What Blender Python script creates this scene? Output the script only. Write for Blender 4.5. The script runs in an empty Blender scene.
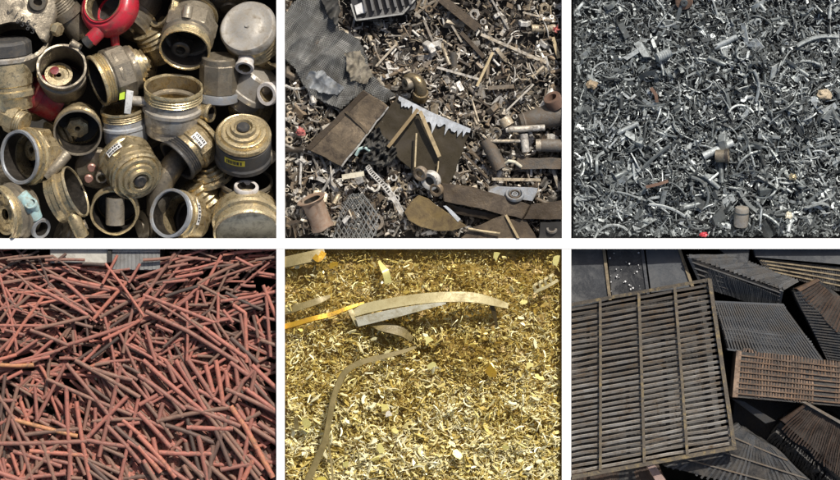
import bpy, bmesh, math, random
import numpy as np
from mathutils import Vector, Matrix, noise as mnoise
PI = math.pi
SC = bpy.context.scene
COL = SC.collection
H = 44.0                      # camera height above the tray rim (1 unit = 100 px of the photo)
R = random.Random(7)

def W(px, py, z=0.0):
    """a point of the tray seen at photo pixel (px,py) and height z"""
    k = (H - z) / H
    return Vector(((px - 420) / 100 * k, (240 - py) / 100 * k, z))

# compartments of the tray, in photo pixels
BIN = {1: (-22, -22, 276.3, 238.2), 2: (284.7, -22, 561.8, 238.2), 3: (571.3, -22, 862, 238.2),
       4: (-22, 249, 276.3, 502), 5: (284.7, 249, 561.8, 502), 6: (571.6, 249, 862, 502)}
def rect(p):
    a = BIN[p]
    return ((a[0]-420)/100, (240-a[3])/100, (a[2]-420)/100, (240-a[1])/100)   # x0,y0,x1,y1

# ------------------------------------------------------------------ materials
def node(nt, t, **kw):
    n = nt.nodes.new(t)
    for k, v in kw.items():
        if k in n.inputs: n.inputs[k].default_value = v
        else: setattr(n, k, v)
    return n

def ramp(nt, stops, fac=None, interp='LINEAR'):
    n = nt.nodes.new('ShaderNodeValToRGB'); cr = n.color_ramp; cr.interpolation = interp
    while len(cr.elements) < len(stops): cr.elements.new(0.5)
    for e, (p, c) in zip(cr.elements, stops):
        e.position = p; e.color = (c[0], c[1], c[2], 1)
    if fac is not None: nt.links.new(fac, n.inputs[0])
    return n

def mat(name, stops, metallic=0.0, rough=0.5, dirt=None, dirt_amt=0.45, scale=6.0, bump=0.12,
        rvar=0.15, var=0.25, edge=0.0, stretch=None, dirt_rough=0.8, grime_sharp=0.12, fine=60.0):
    """tone attribute -> colour ramp, broken up with noise; a second noise lays matt dirt/rust over it"""
    m = bpy.data.materials.new(name); m.use_nodes = True
    nt = m.node_tree; L = nt.links
    b = nt.nodes['Principled BSDF']
    at = node(nt, 'ShaderNodeAttribute', attribute_name='tone')
    tc = nt.nodes.new('ShaderNodeTexCoord')
    vec = tc.outputs['Object']
    if stretch:
        mp = nt.nodes.new('ShaderNodeMapping'); mp.inputs['Scale'].default_value = stretch
        L.new(vec, mp.inputs[0]); vec = mp.outputs[0]
    n1 = node(nt, 'ShaderNodeTexNoise', Scale=scale, Detail=6.0, Roughness=0.65); L.new(vec, n1.inputs['Vector'])
    n2 = node(nt, 'ShaderNodeTexNoise', Scale=fine, Detail=4.0, Roughness=0.7); L.new(vec, n2.inputs['Vector'])
    # tone + var*(noise-.5)
    a1 = node(nt, 'ShaderNodeMath', operation='MULTIPLY_ADD'); L.new(n1.outputs['Fac'], a1.inputs[0]); a1.inputs[1].default_value = var*2
    L.new(at.outputs['Fac'], a1.inputs[2])
    a2 = node(nt, 'ShaderNodeMath', operation='SUBTRACT'); L.new(a1.outputs[0], a2.inputs[0]); a2.inputs[1].default_value = var
    cr = ramp(nt, stops, a2.outputs[0])
    col = cr.outputs[0]
    met_out = None
    r1 = node(nt, 'ShaderNodeMapRange'); L.new(n2.outputs['Fac'], r1.inputs[0])
    r1.inputs[1].default_value = .3; r1.inputs[2].default_value = .7
    r1.inputs[3].default_value = max(.02, rough - rvar); r1.inputs[4].default_value = min(1, rough + rvar)
    rough_out = r1.outputs[0]
    if dirt is not None:
        n3 = node(nt, 'ShaderNodeTexNoise', Scale=scale*1.7, Detail=8.0, Roughness=0.75, Distortion=0.4); L.new(vec, n3.inputs['Vector'])
        mr = node(nt, 'ShaderNodeMapRange'); L.new(n3.outputs['Fac'], mr.inputs[0])
        t = 0.72 - 0.44*dirt_amt
        mr.inputs[1].default_value = t - grime_sharp; mr.inputs[2].default_value = t + grime_sharp
        mx = node(nt, 'ShaderNodeMix', data_type='RGBA')
        L.new(mr.outputs[0], mx.inputs[0]); L.new(col, mx.inputs[6]); mx.inputs[7].default_value = (*dirt, 1)
        col = mx.outputs[2]
        mm = node(nt, 'ShaderNodeMix', data_type='FLOAT'); L.new(mr.outputs[0], mm.inputs[0]); mm.inputs[2].default_value = metallic; mm.inputs[3].default_value = 0
        met_out = mm.outputs[0]
        mo = node(nt, 'ShaderNodeMix', data_type='FLOAT'); L.new(mr.outputs[0], mo.inputs[0]); L.new(rough_out, mo.inputs[2]); mo.inputs[3].default_value = dirt_rough
        rough_out = mo.outputs[0]
    L.new(col, b.inputs['Base Color']); L.new(rough_out, b.inputs['Roughness'])
    if met_out: L.new(met_out, b.inputs['Metallic'])
    else: b.inputs['Metallic'].default_value = metallic
    if bump:
        ad = node(nt, 'ShaderNodeMath', operation='MULTIPLY_ADD'); L.new(n2.outputs['Fac'], ad.inputs[0]); ad.inputs[1].default_value = .35; L.new(n1.outputs['Fac'], ad.inputs[2])
        bp = node(nt, 'ShaderNodeBump', Strength=bump, Distance=0.02); L.new(ad.outputs[0], bp.inputs['Height'])
        L.new(bp.outputs[0], b.inputs['Normal'])
    return m

# ------------------------------------------------------------------ mesh builder
class MB:
    def __init__(s): s.v = []; s.f = []; s.t = []; s.n = 0
    def add(s, V, F, tone=0.5):
        V = np.asarray(V, float)
        o = s.n
        s.v.append(V); s.f.extend([[i + o for i in f] for f in F]); s.t.append(np.full(len(V), tone)); s.n += len(V)
        return s
    def arr(s): return np.concatenate(s.v) if s.v else np.zeros((0, 3))

ORIGIN = {}
def unique_mesh(name, V, F, T, smooth=40):
    me = bpy.data.meshes.new(name)
    me.from_pydata([tuple(p) for p in V], [], F)
    a = me.attributes.new('tone', 'FLOAT', 'POINT'); a.data.foreach_set('value', np.asarray(T, np.float32))
    if smooth is not None:
        me.polygons.foreach_set('use_smooth', [True]*len(me.polygons))
        me.set_sharp_from_angle(angle=math.radians(smooth))
    me.update()
    return me

def clip_mesh(me, p, origin):
    """cut a mesh off at the walls of compartment p (the scrap is butted against the dividers)"""
    x0, y0, x1, y1 = rect(p)
    bm = bmesh.new(); bm.from_mesh(me)
    for co, no in (((x0, 0, 0), (-1, 0, 0)), ((x1, 0, 0), (1, 0, 0)), ((0, y0, 0), (0, -1, 0)), ((0, y1, 0), (0, 1, 0))):
        g = bm.verts[:] + bm.edges[:] + bm.faces[:]
        if not g: break
        bmesh.ops.bisect_plane(bm, geom=g, plane_co=Vector(co) - origin, plane_no=Vector(no), clear_outer=True)
    bm.to_mesh(me); bm.free(); me.update()

def props(o, label=None, cat=None, group=None, kind=None):
    if label: o['label'] = label
    if cat: o['category'] = cat
    if group: o['group'] = group
    if kind: o['kind'] = kind
    return o

def root(name, loc, label, cat, group=None):
    o = bpy.data.objects.new(name, None); o.empty_display_size = .05
    COL.objects.link(o); o.location = loc
    ORIGIN[o.name] = Vector(loc)
    return props(o, label, cat, group)

def mk(name, mb, m, parent=None, clip=None, smooth=40, label=None, cat=None, group=None, kind=None, origin=None):
    """link the builder's world-space shape as ONE mesh object (a part when it has a parent)"""
    V = mb.arr()
    if not len(V): return None
    if parent is not None: O = ORIGIN[parent.name]
    else: O = Vector(origin) if origin is not None else Vector(V.mean(0))
    me = unique_mesh(name, V - np.array(O), mb.f, np.concatenate(mb.t), smooth)
    if clip: clip_mesh(me, clip, O)
    if not len(me.polygons):
        bpy.data.meshes.remove(me); return None
    me.materials.append(m)
    o = bpy.data.objects.new(name, me); COL.objects.link(o)
    if parent is not None: o.parent = parent
    else: o.location = O
    ORIGIN[o.name] = O
    return props(o, label, cat, group, kind)

# ------------------------------------------------------------------ shapes (return V, F)
def box(sx, sy, sz):
    V = [(x*sx/2, y*sy/2, z*sz/2) for x in (-1, 1) for y in (-1, 1) for z in (-1, 1)]
    F = [[0, 1, 3, 2], [4, 6, 7, 5], [0, 4, 5, 1], [2, 3, 7, 6], [0, 2, 6, 4], [1, 5, 7, 3]]
    return np.array(V), F

def prism(pts, e, bev=0.0):
    """polygon of 3D points (counter-clockwise seen from above) extruded by vector e; bev insets the top rim"""
    P_ = np.array([tuple(p) for p in pts], float); n = len(P_); e = np.array(tuple(e), float)
    if bev:
        c = P_.mean(0); d = c - P_; ln = np.linalg.norm(d, axis=1)[:, None]
        top = P_ + d/ln*bev; mid = P_ + e/np.linalg.norm(e)*bev
        V = np.concatenate([top, mid, P_ + e])
        F = [list(range(n))]
        for k in (0, 1): F += [[k*n+i, (k+1)*n+i, (k+1)*n+(i+1) % n, k*n+(i+1) % n] for i in range(n)]
        F += [list(range(3*n-1, 2*n-1, -1))]
    else:
        V = np.concatenate([P_, P_ + e])
        F = [list(range(n))] + [[i, n+i, n+(i+1) % n, (i+1) % n] for i in range(n)] + [list(range(2*n-1, n-1, -1))]
    return V, F

def lathe(prof, n=32, closed=True, poly=None, ph=0.0):
    """profile of (r,z) spun about z"""
    V = []; m = len(prof)
    for i in range(n):
        a = 2*PI*i/n + ph
        for r, z in prof: V.append((r*math.cos(a), r*math.sin(a), z))
    F = []
    for i in range(n):
        j = (i+1) % n
        for k in range(m if closed else m-1):
            l = (k+1) % m
            F.append([i*m+k, j*m+k, j*m+l, i*m+l])
    return np.array(V), F

def xf(V, M):
    V = np.asarray(V); A = np.array(M)
    return V @ A[:3, :3].T + A[:3, 3]

def basis(axis, up=None):
    z = Vector(axis).normalized()
    u = Vector(up) if up is not None else (Vector((0, 0, 1)) if abs(z.z) < .9 else Vector((1, 0, 0)))
    x = u.cross(z)
    if x.length < 1e-6: x = Vector((0, 1, 0)).cross(z)
    x.normalize(); y = z.cross(x)
    M = Matrix.Identity(4)
    for i in range(3): M[i][0], M[i][1], M[i][2] = x[i], y[i], z[i]
    return M

def place(origin, axis, up=None, s=1.0):
    return Matrix.Translation(origin) @ basis(axis, up) @ Matrix.Scale(s, 4)

def sweep(path, sect, closed_sect=True, cap=True, up=None, scale=None):
    """sweep a 2D section (list of (u,v)) along a 3D path"""
    P_ = [Vector(p) for p in path]; n = len(P_); m = len(sect)
    V = []; ref = None
    for i in range(n):
        t = (P_[min(i+1, n-1)] - P_[max(i-1, 0)])
        if t.length < 1e-9: t = Vector((1, 0, 0))
        t.normalize()
        if ref is None: ref = Vector(up) if up is not None else (Vector((0, 0, 1)) if abs(t.z) < .9 else Vector((0, 1, 0)))
        a = ref.cross(t)
        if a.length < 1e-6: a = t.orthogonal()
        a.normalize(); b = t.cross(a)
        if up is None: ref = b
        k = scale[i] if scale is not None else 1
        for (u, v) in sect: V.append(tuple(P_[i] + a*u*k + b*v*k))
    F = []
    for i in range(n-1):
        for k in range(m if closed_sect else m-1):
            l = (k+1) % m
            F.append([i*m+k, i*m+l, (i+1)*m+l, (i+1)*m+k])
    if cap and closed_sect:
        F.append([m-1-k for k in range(m)]); F.append([(n-1)*m+k for k in range(m)])
    return np.array(V), F

def circ(r, n=8, ph=0.0): return [(r*math.cos(2*PI*k/n+ph), r*math.sin(2*PI*k/n+ph)) for k in range(n)]
def rsec(w, h): return [(-w/2, -h/2), (w/2, -h/2), (w/2, h/2), (-w/2, h/2)]

def pipe(path, r, wall=0.22, n=10):
    """hollow tube: outer skin, end rings and bore"""
    Vo, Fo = sweep(path, circ(r, n), cap=False)
    Vi, Fi = sweep(path, circ(r*(1-wall), n), cap=False)
    k = len(Vo); N = len(path)
    F = list(Fo) + [[i + k for i in f][::-1] for f in Fi]
    for base, flip in ((0, False), ((N-1)*n, True)):
        for i in range(n):
            j = (i+1) % n
            q = [base+i, k+base+i, k+base+j, base+j]
            F.append(q[::-1] if flip else q)
    return np.concatenate([Vo, Vi]), F

# ------------------------------------------------------------------ letting scrap settle on a heap
class Heap:
    """height map of one compartment at 1-pixel cells"""
    def __init__(s, p, base):
        a = BIN[p]; s.x0, s.y0 = a[0], a[1]
        s.h = np.zeros((int(a[3]-a[1])+2, int(a[2]-a[0])+2)); s.h += base
    def get(s, px, py):
        i = np.clip((np.asarray(py)-s.y0).astype(int), 0, s.h.shape[0]-1); j = np.clip((np.asarray(px)-s.x0).astype(int), 0, s.h.shape[1]-1)
        return s.h[i, j]
    def rest(s, a, b, r, sink=0.0):
        """heights of the two ends of a straight bar of radius r (px) laid on the heap from a to b (px)"""
        a = np.array(a, float); b = np.array(b, float); L = np.linalg.norm(b-a); n = max(6, int(L/3))
        t = np.linspace(0, 1, n); d = (b-a)/max(L, 1e-6); nrm = np.array([-d[1], d[0]])
        hs = np.full(n, -9.0)
        for o in (-r*.6, 0, r*.6):
            q = a[None] + (b-a)[None]*t[:, None] + nrm*o
            hs = np.maximum(hs, s.get(q[:, 0], q[:, 1]))
        best = None
        L_ = [(hs[i], t[i]) for i in range(n)]
        mid = n//2
        for i in range(0, mid+1):
            for j in (range(mid, n)):
                if j <= i: continue
                k = (hs[j]-hs[i])/(t[j]-t[i])
                ln = hs[i] + k*(t-t[i])
                if (ln >= hs - 1e-6).all():
                    v = hs[i] + k*(.5-t[i])
                    if best is None or v < best[0]: best = (v, hs[i]-k*t[i], hs[i]+k*(1-t[i]))
        if best is None: m = hs.max(); best = (m, m, m)
        za, zb = best[1], best[2]
        mx = 0.35*L/100
        if abs(za-zb) > mx:
            m = max(za, zb) - mx/2*0.9; za, zb = (m+mx/2, m-mx/2) if za > zb else (m-mx/2, m+mx/2)
        return za + r/100 - sink, zb + r/100 - sink
    def stamp(s, a, b, za, zb, r):
        a = np.array(a, float); b = np.array(b, float); L = np.linalg.norm(b-a)
        x0 = int(max(0, min(a[0], b[0])-r-s.x0)); x1 = int(min(s.h.shape[1], max(a[0], b[0])+r-s.x0+2))
        y0 = int(max(0, min(a[1], b[1])-r-s.y0)); y1 = int(min(s.h.shape[0], max(a[1], b[1])+r-s.y0+2))
        if x1 <= x0 or y1 <= y0: return
        X, Y = np.meshgrid(np.arange(x0, x1)+s.x0+.5, np.arange(y0, y1)+s.y0+.5)
        d = (b-a)/max(L, 1e-6)
        t = np.clip(((X-a[0])*d[0]+(Y-a[1])*d[1])/max(L, 1e-6), 0, 1)
        D = np.hypot(X-(a[0]+(b[0]-a[0])*t), Y-(a[1]+(b[1]-a[1])*t))
        z = za + (zb-za)*t + np.sqrt(np.maximum(r*r-D*D, 0))/100
        sub = s.h[y0:y1, x0:x1]
        s.h[y0:y1, x0:x1] = np.where(D < r, np.maximum(sub, z), sub)

def near(options, px, py):
    """word for the nearest landmark"""
    return min(options, key=lambda o: (o[0]-px)**2 + (o[1]-py)**2)[2]

def zone(p, px, py):
    """where in its compartment, in words (used only after look and neighbours)"""
    a = BIN[p]; x0, x1 = max(a[0], 0), min(a[2], 840); y0, y1 = max(a[1], 0), min(a[3], 480)
    u = (px-x0)/(x1-x0); v = (py-y0)/(y1-y0)
    c = ['far left', 'left', 'centre left', 'centre right', 'right', 'far right'][min(5, max(0, int(u*6)))]
    r = ['top edge', 'upper part', 'upper middle', 'lower middle', 'lower part', 'bottom edge'][min(5, max(0, int(v*6)))]
    return r, c
before1 = set(bpy.data.objects)
# ================================================================== compartment 1: old water meters and fittings
DIRT = (.075, .06, .042)
M_BRASS = mat('tarnished brass', [(0, (.19, .145, .085)), (.4, (.42, .33, .185)), (.7, (.60, .49, .29)), (1, (.78, .67, .45))], .88, .29, dirt=DIRT, dirt_amt=.36, scale=7, bump=.3, var=.36)
M_BRONZE = mat('grey bronze', [(0, (.12, .10, .075)), (.4, (.25, .215, .16)), (.7, (.38, .33, .25)), (1, (.52, .46, .36))], .72, .36, dirt=(.07, .058, .043), dirt_amt=.36, scale=6, bump=.35, var=.42)
M_RIM = mat('worn brass edge', [(0, (.36, .27, .14)), (.5, (.66, .52, .28)), (1, (.85, .74, .48))], .85, .28, dirt=(.12, .09, .055), dirt_amt=.34, scale=10, bump=.35, var=.4)
M_SILVER = mat('dull nickel', [(0, (.26, .245, .21)), (.5, (.42, .395, .35)), (1, (.56, .535, .49))], .5, .38, dirt=(.17, .14, .10), dirt_amt=.4, scale=6, bump=.15, var=.3)
M_RED = mat('red paint', [(0, (.13, .014, .018)), (.5, (.42, .018, .034)), (1, (.54, .04, .06))], 0, .3, dirt=(.13, .05, .045), dirt_amt=.28, scale=6, bump=.1, var=.2)
M_BORE = mat('dirty bore', [(0, (.01, .009, .008)), (.5, (.024, .021, .018)), (1, (.075, .062, .05))], .1, .4, dirt=(.05, .04, .03), dirt_amt=.26, scale=9, bump=.35, var=.35)  # near-black ramp paints the shade inside the mouths, brown dirt over it
M_BLACK = mat('black rubber', [(0, (.012, .012, .013)), (.5, (.03, .03, .031)), (1, (.08, .078, .075))], 0, .5, dirt=(.1, .085, .065), dirt_amt=.28, scale=9, bump=.2)
M_BLUEGREY = mat('blue grey plated', [(0, (.15, .16, .175)), (.5, (.29, .31, .335)), (1, (.48, .505, .53))], .35, .45, dirt=(.17, .14, .1), dirt_amt=.33, scale=6, bump=.25)
M_PATINA = mat('blue green patina', [(0, (.14, .26, .27)), (.5, (.28, .47, .49)), (1, (.5, .66, .66))], .05, .7, dirt=(.24, .22, .17), dirt_amt=.42, scale=8, bump=.4)
M_WPIPE = mat('limed white pipe', [(0, (.3, .28, .26)), (.5, (.5, .475, .45)), (1, (.66, .63, .6))], .05, .55, dirt=(.34, .27, .2), dirt_amt=.3, scale=8, bump=.3)
M_STICK = mat('white sticker', [(0, (.5, .5, .48)), (1, (.8, .8, .78))], 0, .5, dirt=(.25, .24, .22), dirt_amt=.25, scale=14, bump=.05)
M_YEL = mat('yellow sticker', [(0, (.6, .47, .02)), (1, (.82, .68, .05))], 0, .5, dirt=(.3, .24, .06), dirt_amt=.2, scale=12, bump=.05)
M_CREAM = mat('cream inside', [(0, (.4, .35, .24)), (.5, (.62, .57, .43)), (1, (.75, .71, .58))], .1, .5, dirt=(.17, .14, .09), dirt_amt=.33, scale=5, bump=.2)
M_INK = mat('ink', [(0, (.02, .02, .02)), (1, (.05, .05, .05))], 0, .6, bump=0)

def frame(c, Rp, bang, ratio, z):
    """local frame of a round fitting: mouth centre c (px), radius (px), scene angle towards its body, how open it looks"""
    b = math.radians(bang); s = math.sqrt(max(0, 1-ratio*ratio))
    a = Vector((-math.cos(b)*s, -math.sin(b)*s, ratio)); u = Vector((-math.sin(b), math.cos(b), 0)); y = a.cross(u)
    M = Matrix.Identity(4); k = Rp/100
    for i in range(3): M[i][0], M[i][1], M[i][2] = u[i]*k, y[i]*k, a[i]*k
    M.translation = W(c[0], c[1], z)
    return M
def threads(r, z0, z1, n, amp=.045):
    p = []
    for i in range(n):
        a = z0+(z1-z0)*i/n; b = z0+(z1-z0)*(i+.5)/n
        p += [(r, a), (r-amp, b)]
    return p + [(r, z1)]
def hash_(s): return sum(ord(c)*(i+3) for i, c in enumerate(s))
def part(rt, name, M, prof, m, tone=.5, n=44, closed=True, ph=0, smooth=38, label=None):
    V, F = lathe(prof, n, closed, ph=ph)
    sd_ = (hash_(rt.name) % 97)*1.7
    if n >= 12: V = V*(1+np.array([[.022*mnoise.noise(Vector(v)*1.9+Vector((sd_, 0, 0)))+.009*mnoise.noise(Vector(v)*6+Vector((0, sd_, 0))) for v in V]]).T*np.array([[1, 1, .3]]))
    return mk(name, MB().add(xf(V, M), F, tone), m, rt, clip=1, smooth=smooth, label=label)
def tubepart(rt, name, pts, r, m, tone=.5, wall=.3, n=20):
    V, F = pipe([W(*p) for p in pts], r/100, wall, n)
    return mk(name, MB().add(V, F, tone), m, rt, clip=1)
def minipot(rt, name, c, Rp, bang, ratio, z, depth, m, tone=.5, bore=M_BORE, inner=.68):
    M = frame(c, Rp, bang, ratio, z)
    o = part(rt, name, M, [(inner, 0), (.95, .02), (1, -.05), (1, -.3), (.86, -.36), (.86, -depth), (inner, -depth)], m, tone, 28)
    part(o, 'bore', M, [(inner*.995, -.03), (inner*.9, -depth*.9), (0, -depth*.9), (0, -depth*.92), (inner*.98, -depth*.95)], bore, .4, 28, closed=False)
    return o
def patch(rt, name, M, r, z0, z1, a0, a1, m, tone=.7, ink=0):
    mb_ = MB(); N = 8; V = []; F = []
    for i in range(N+1):
        a = math.radians(a0+(a1-a0)*i/N)
        for zz in (z0, z1): V.append((r*math.cos(a), r*math.sin(a), zz))
    for i in range(N): F.append([2*i, 2*i+1, 2*i+3, 2*i+2])
    o = mk(name, mb_.add(xf(V, M), F, tone), m, rt, clip=1)
    if ink:
        mi = MB(); rr_ = random.Random(len(ORIGIN))
        for row in range(ink):
            zc = z0+(z1-z0)*(row+.5)/ink; hz = abs(z1-z0)/ink*.3; a = a0+(a1-a0)*.12
            while a < a0+(a1-a0)*.86:
                w_ = (a1-a0)*rr_.uniform(.04, .11); V = []
                for aa in (a, a+w_):
                    for zz in (zc-hz, zc+hz): V.append(((r+.012)*math.cos(math.radians(aa)), (r+.012)*math.sin(math.radians(aa)), zz))
                mi.add(xf(V, M), [[0, 1, 3, 2]], .5); a += w_*1.5
        mk('printed_lines', mi, M_INK, o, clip=1)
    return o
def pot(label, c, Rp, bang, ratio, z, depth=1.7, body=M_BRONZE, tone=.5, rim=M_RIM, rtone=.5, thr=3, collar=None, liner=M_BORE, insert=None, wall=.14, name='water_meter', cat='water meter', floor=.95, ltone=.45):
    rt = root(name, W(c[0], c[1], -1.2), label, cat)
    M = frame(c, Rp, bang, ratio, z); wi = 1-wall
    tz = -.12-.1*thr
    part(rt, 'rim', M, [(wi, -.06), (wi+.03, 0), (.985, .005), (1, -.05), (1, -.1)] + (threads(.975, -.13, tz, thr) if thr else []) + [(.94, tz-.02), (wi, tz-.02)], rim, rtone)
    cz = collar or (tz-.25)
    prof = [(wi, tz+.03), (.93, tz+.03), (.93, cz), (1.01, cz-.05), (1.02, cz-.16), (.97, cz-.2), (.95, -depth*.78), (.86, -depth*.86), (.8, -depth), (0, -depth), (0, -depth*.985), (wi, -depth*.975)]
    part(rt, 'body', M, prof, body, tone)
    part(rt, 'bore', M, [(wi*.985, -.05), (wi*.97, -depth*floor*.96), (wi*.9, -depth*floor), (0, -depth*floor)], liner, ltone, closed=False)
    if insert:
        iz, ir, it, im = insert
        o = part(rt, 'insert', M, [(ir*.28, iz), (ir*.42, iz+.05), (ir*.5, iz-.02), (ir*.8, iz-.02), (ir*.86, iz+.07), (ir, iz+.06), (ir, iz-.14), (ir*.28, iz-.14)], im, it, 30)
    return rt, M
def octa(rt, M, r, z0, z1, m, tone=.5, name='collar', n=8, ph=.2):
    return part(rt, name, M, [(.8, z0), (r*.96, z0), (r, z0-.05), (r, z1+.05), (r*.96, z1), (.8, z1)], m, tone, n, smooth=20, ph=ph)
def stack(label, c, Rp, bang, ratio, z, segs, cat='fitting', name='pipe_fitting'):
    """closed round body: segs = (part name, profile, material, tone, sides)"""
    rt = root(name, W(c[0], c[1], -1.2), label, cat); M = frame(c, Rp, bang, ratio, z)
    for nm, prof, m, tone, n in segs: part(rt, nm, M, prof, m, tone, n, smooth=20 if n < 12 else 38)
    return rt, M

# --- big grey casting with stamped figures
rc = root('grey_casting', W(20, 10, -1.2), 'big dull grey casting with hand stamped figures in the top left corner', 'casting')
pts = [(-21, -21), (52, -21), (57, 2), (56, 14), (50, 34), (46, 42), (41, 41), (36, 32), (28, 26), (18, 23), (6, 22), (-6, 25), (-21, 31)]
V, F = prism([W(x, y, .02+.0016*(y-10)) for x, y in pts][::-1], (0, .0, -.42), .035)
mk('housing', MB().add(V, F, .55), M_BRONZE, rc, clip=1, smooth=50)
Mh = frame((37, 2), 9, 90, .95, .09)
part(rc, 'bolt_boss', Mh, [(.5, .02), (.9, .03), (1, -.1), (1.1, -.9), (.5, -.9)], M_BRONZE, .6, 28)
part(rc, 'wall_edge', frame((15, 38), 34, -90, .75, -.1), [(.9, .06), (1, .02), (1.03, -.5), (.85, -.5)], M_BRONZE, .35, 44)
def textmesh(s, M, m, parent, name='stamped_figures', clip=1, ext=.004):
    cu = bpy.data.curves.new('t', 'FONT'); cu.body = s; cu.extrude = ext; cu.resolution_u = 2
    t = bpy.data.objects.new('t', cu); COL.objects.link(t)
    bpy.context.view_layer.update()
    me = bpy.data.meshes.new_from_object(t.evaluated_get(bpy.context.evaluated_depsgraph_get()))
    V = np.array([v.co[:] for v in me.vertices]); F = [list(p.vertices) for p in me.polygons]
    bpy.data.objects.remove(t); bpy.data.meshes.remove(me); bpy.data.curves.remove(cu)
    return mk(name, MB().add(xf(V, M), F, .4), m, parent, clip=clip, smooth=None)
def textM(px, py, z, size, ang): return Matrix.Translation(W(px, py, z)) @ Matrix.Rotation(math.radians(ang), 4, 'Z') @ Matrix.Scale(size/100, 4)
textmesh('√ 1 0 8 5', textM(5, 12, .045, 9, -32), M_INK, rc)
textmesh('8 5 8 5', textM(14, 21.5, .052, 8, -34), M_INK, rc)
stack('small square brass bolt head at the corner of the grey casting', (59, 30), 7, 160, .55, .06,
      [('head', [(0, .05), (.95, .05), (1, 0), (1, -.9), (0, -.9)], M_BRASS, .75, 6), ('shank', [(0, -.9), (.6, -.9), (.6, -2.4), (0, -2.4)], M_BRASS, .4, 16)], 'bolt', 'brass_bolt')
stack('bronze threaded spigot between the grey casting and the red ring', (55, -2), 15, -55, .35, -.12,
      [('threads', [(0, 0)] + threads(.98, 0, -.9, 5, .08) + [(0, -.9)], M_BRONZE, .45, 30), ('body', [(0, -.9), (1.1, -.92), (1.1, -1.5), (.9, -1.6), (.85, -3.1), (0, -3.1)], M_BRONZE, .35, 30)])
# --- red ring
rt, M = pot('glossy red painted meter ring with open dark mouth at the top', (102, 2), 22, -38, .84, .1, 1.3, M_RED, .6, M_RED, .65, 0, liner=M_BORE, wall=.1, name='red_meter_ring', cat='meter ring')
part(rt, 'bronze_lining', M, [(.86, -.02), (.9, .02), (.9, -.5), (.84, -.5)], M_BRASS, .6)
part(rt, 'shoulder', M, [(.96, -.1), (1.12, -.12), (1.3, -.3), (1.36, -.55), (1.34, -1.0), (1.2, -1.2), (.9, -1.25)], M_RED, .62)
tubepart(rt, 'lug', [(104, 22, .04), (97, 33, .07), (90, 40, .06)], 7.5, M_RED, .5)
tubepart(rt, 'lug_end', [(91, 38.5, .08), (85.5, 43.5, .06)], 6.3, M_BLACK, .6)
tubepart(rt, 'tail', [(113, 26, .0), (115, 46, -.08)], 4.5, M_RED, .35)
# --- left brass body with dark nut
stack('brass body with black ring nut on top at the left edge', (5, 40), 25, -86, .22, -.02,
      [('nut', [(0, .02), (.9, .02), (.98, -.04), (1.02, -.1), (1.02, -.55), (.9, -.62), (0, -.62)], M_BLACK, .75, 10),
       ('washer', [(0, -.6), (.98, -.6), (1.03, -.66), (1.03, -.8), (0, -.8)], M_SILVER, .5, 40),
       ('body', [(0, -.8), (.95, -.8), (.97, -.9), (.97, -1.75), (.92, -1.8), (.92, -1.95), (1.03, -2), (1.04, -2.2), (.95, -2.3), (.9, -2.75), (0, -2.75)], M_BRASS, .72, 40)], 'water meter', 'water_meter')
# --- open pot with brass works inside
rt, M = pot('round grey bronze pot with brass works inside its open mouth', (61, 66), 25.5, -94, .9, .08, 1.7, M_BRONZE, .5, M_BRONZE, .72, 0, insert=None, wall=.13)
o = part(rt, 'insert', frame((58, 75), 14, -95, .85, -.2), [(.2, .05), (.34, .1), (.45, 0), (.7, 0), (.76, .14), (1, .14), (1, -.2), (.2, -.2)], M_BRASS, .8, 32)
V, F = lathe([(0, .06), (.8, .06), (1, -.03), (1, -.2), (0, -.2)], 16); part(rt, 'red_seal', frame((54, 70), 4.6, -90, .9, -.16), [(0, .0), (.8, .0), (1, -.03), (1, -.2), (0, -.2)], M_RED, .05, 16)
tubepart(rt, 'ear', [(70, 42, -.02), (80, 48, -.05)], 4, M_BRONZE, .6)
stack('dark red painted cylinder wedged beneath the open grey pot', (30, 90), 19, -28, .35, -.22,
      [('body', [(0, 0), (.9, 0), (1, -.08), (1, -1.7), (0, -1.7)], M_RED, .22, 36), ('band', [(1.0, -.5), (1.04, -.5), (1.04, -.7), (1.0, -.7)], M_RED, .1, 36)], 'cylinder', 'red_cylinder')
# --- octagonal collar body
rt, M = pot('eight sided bronze collar body lying on its side below the red ring', (96, 81), 27, 22, .3, .05, 1.55, M_BRONZE, .55, M_RIM, .6, 3)
octa(rt, M, 1.06, -.5, -1.25, M_BRONZE, .5)
part(rt, 'end_rings', M, [(0, -1.5)] + [(.8, -1.5), (.82, -1.62), (.62, -1.64), (.62, -1.8), (.4, -1.82), (.4, -2.0), (0, -2.0)], M_BRASS, .6, 36)
# --- top centre pot
rt, M = pot('large bronze pot with dark mouth facing down at the top centre', (184, 50), 26, 80, .74, .1, 2.1, M_BRONZE, .68, M_RIM, .62, 3, wall=.1, ltone=.7)
octa(rt, M, 1.08, -.75, -1.6, M_BRONZE, .7)
part(rt, 'inner_ring', frame((180, 50), 10, 80, .78, -.12), [(.5, .06), (.62, .1), (.9, .08), (1, 0), (1, -.3), (.5, -.3)], M_BRONZE, .35, 28)
part(rt, 'upper_ring', M, [(.7, -2.05), (.98, -2.05), (1.0, -2.2), (.7, -2.2)], M_BRASS, .7)
tubepart(rt, 'boss', [(186, 18, .12), (188, 6, .1)], 5, M_BRONZE, .8)
pot('brass ring body half hidden at the top behind the large bronze pot', (160, 6), 22, -20, .55, -.25, 1.3, M_BRASS, .5, M_BRASS, .8, 2)
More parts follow.
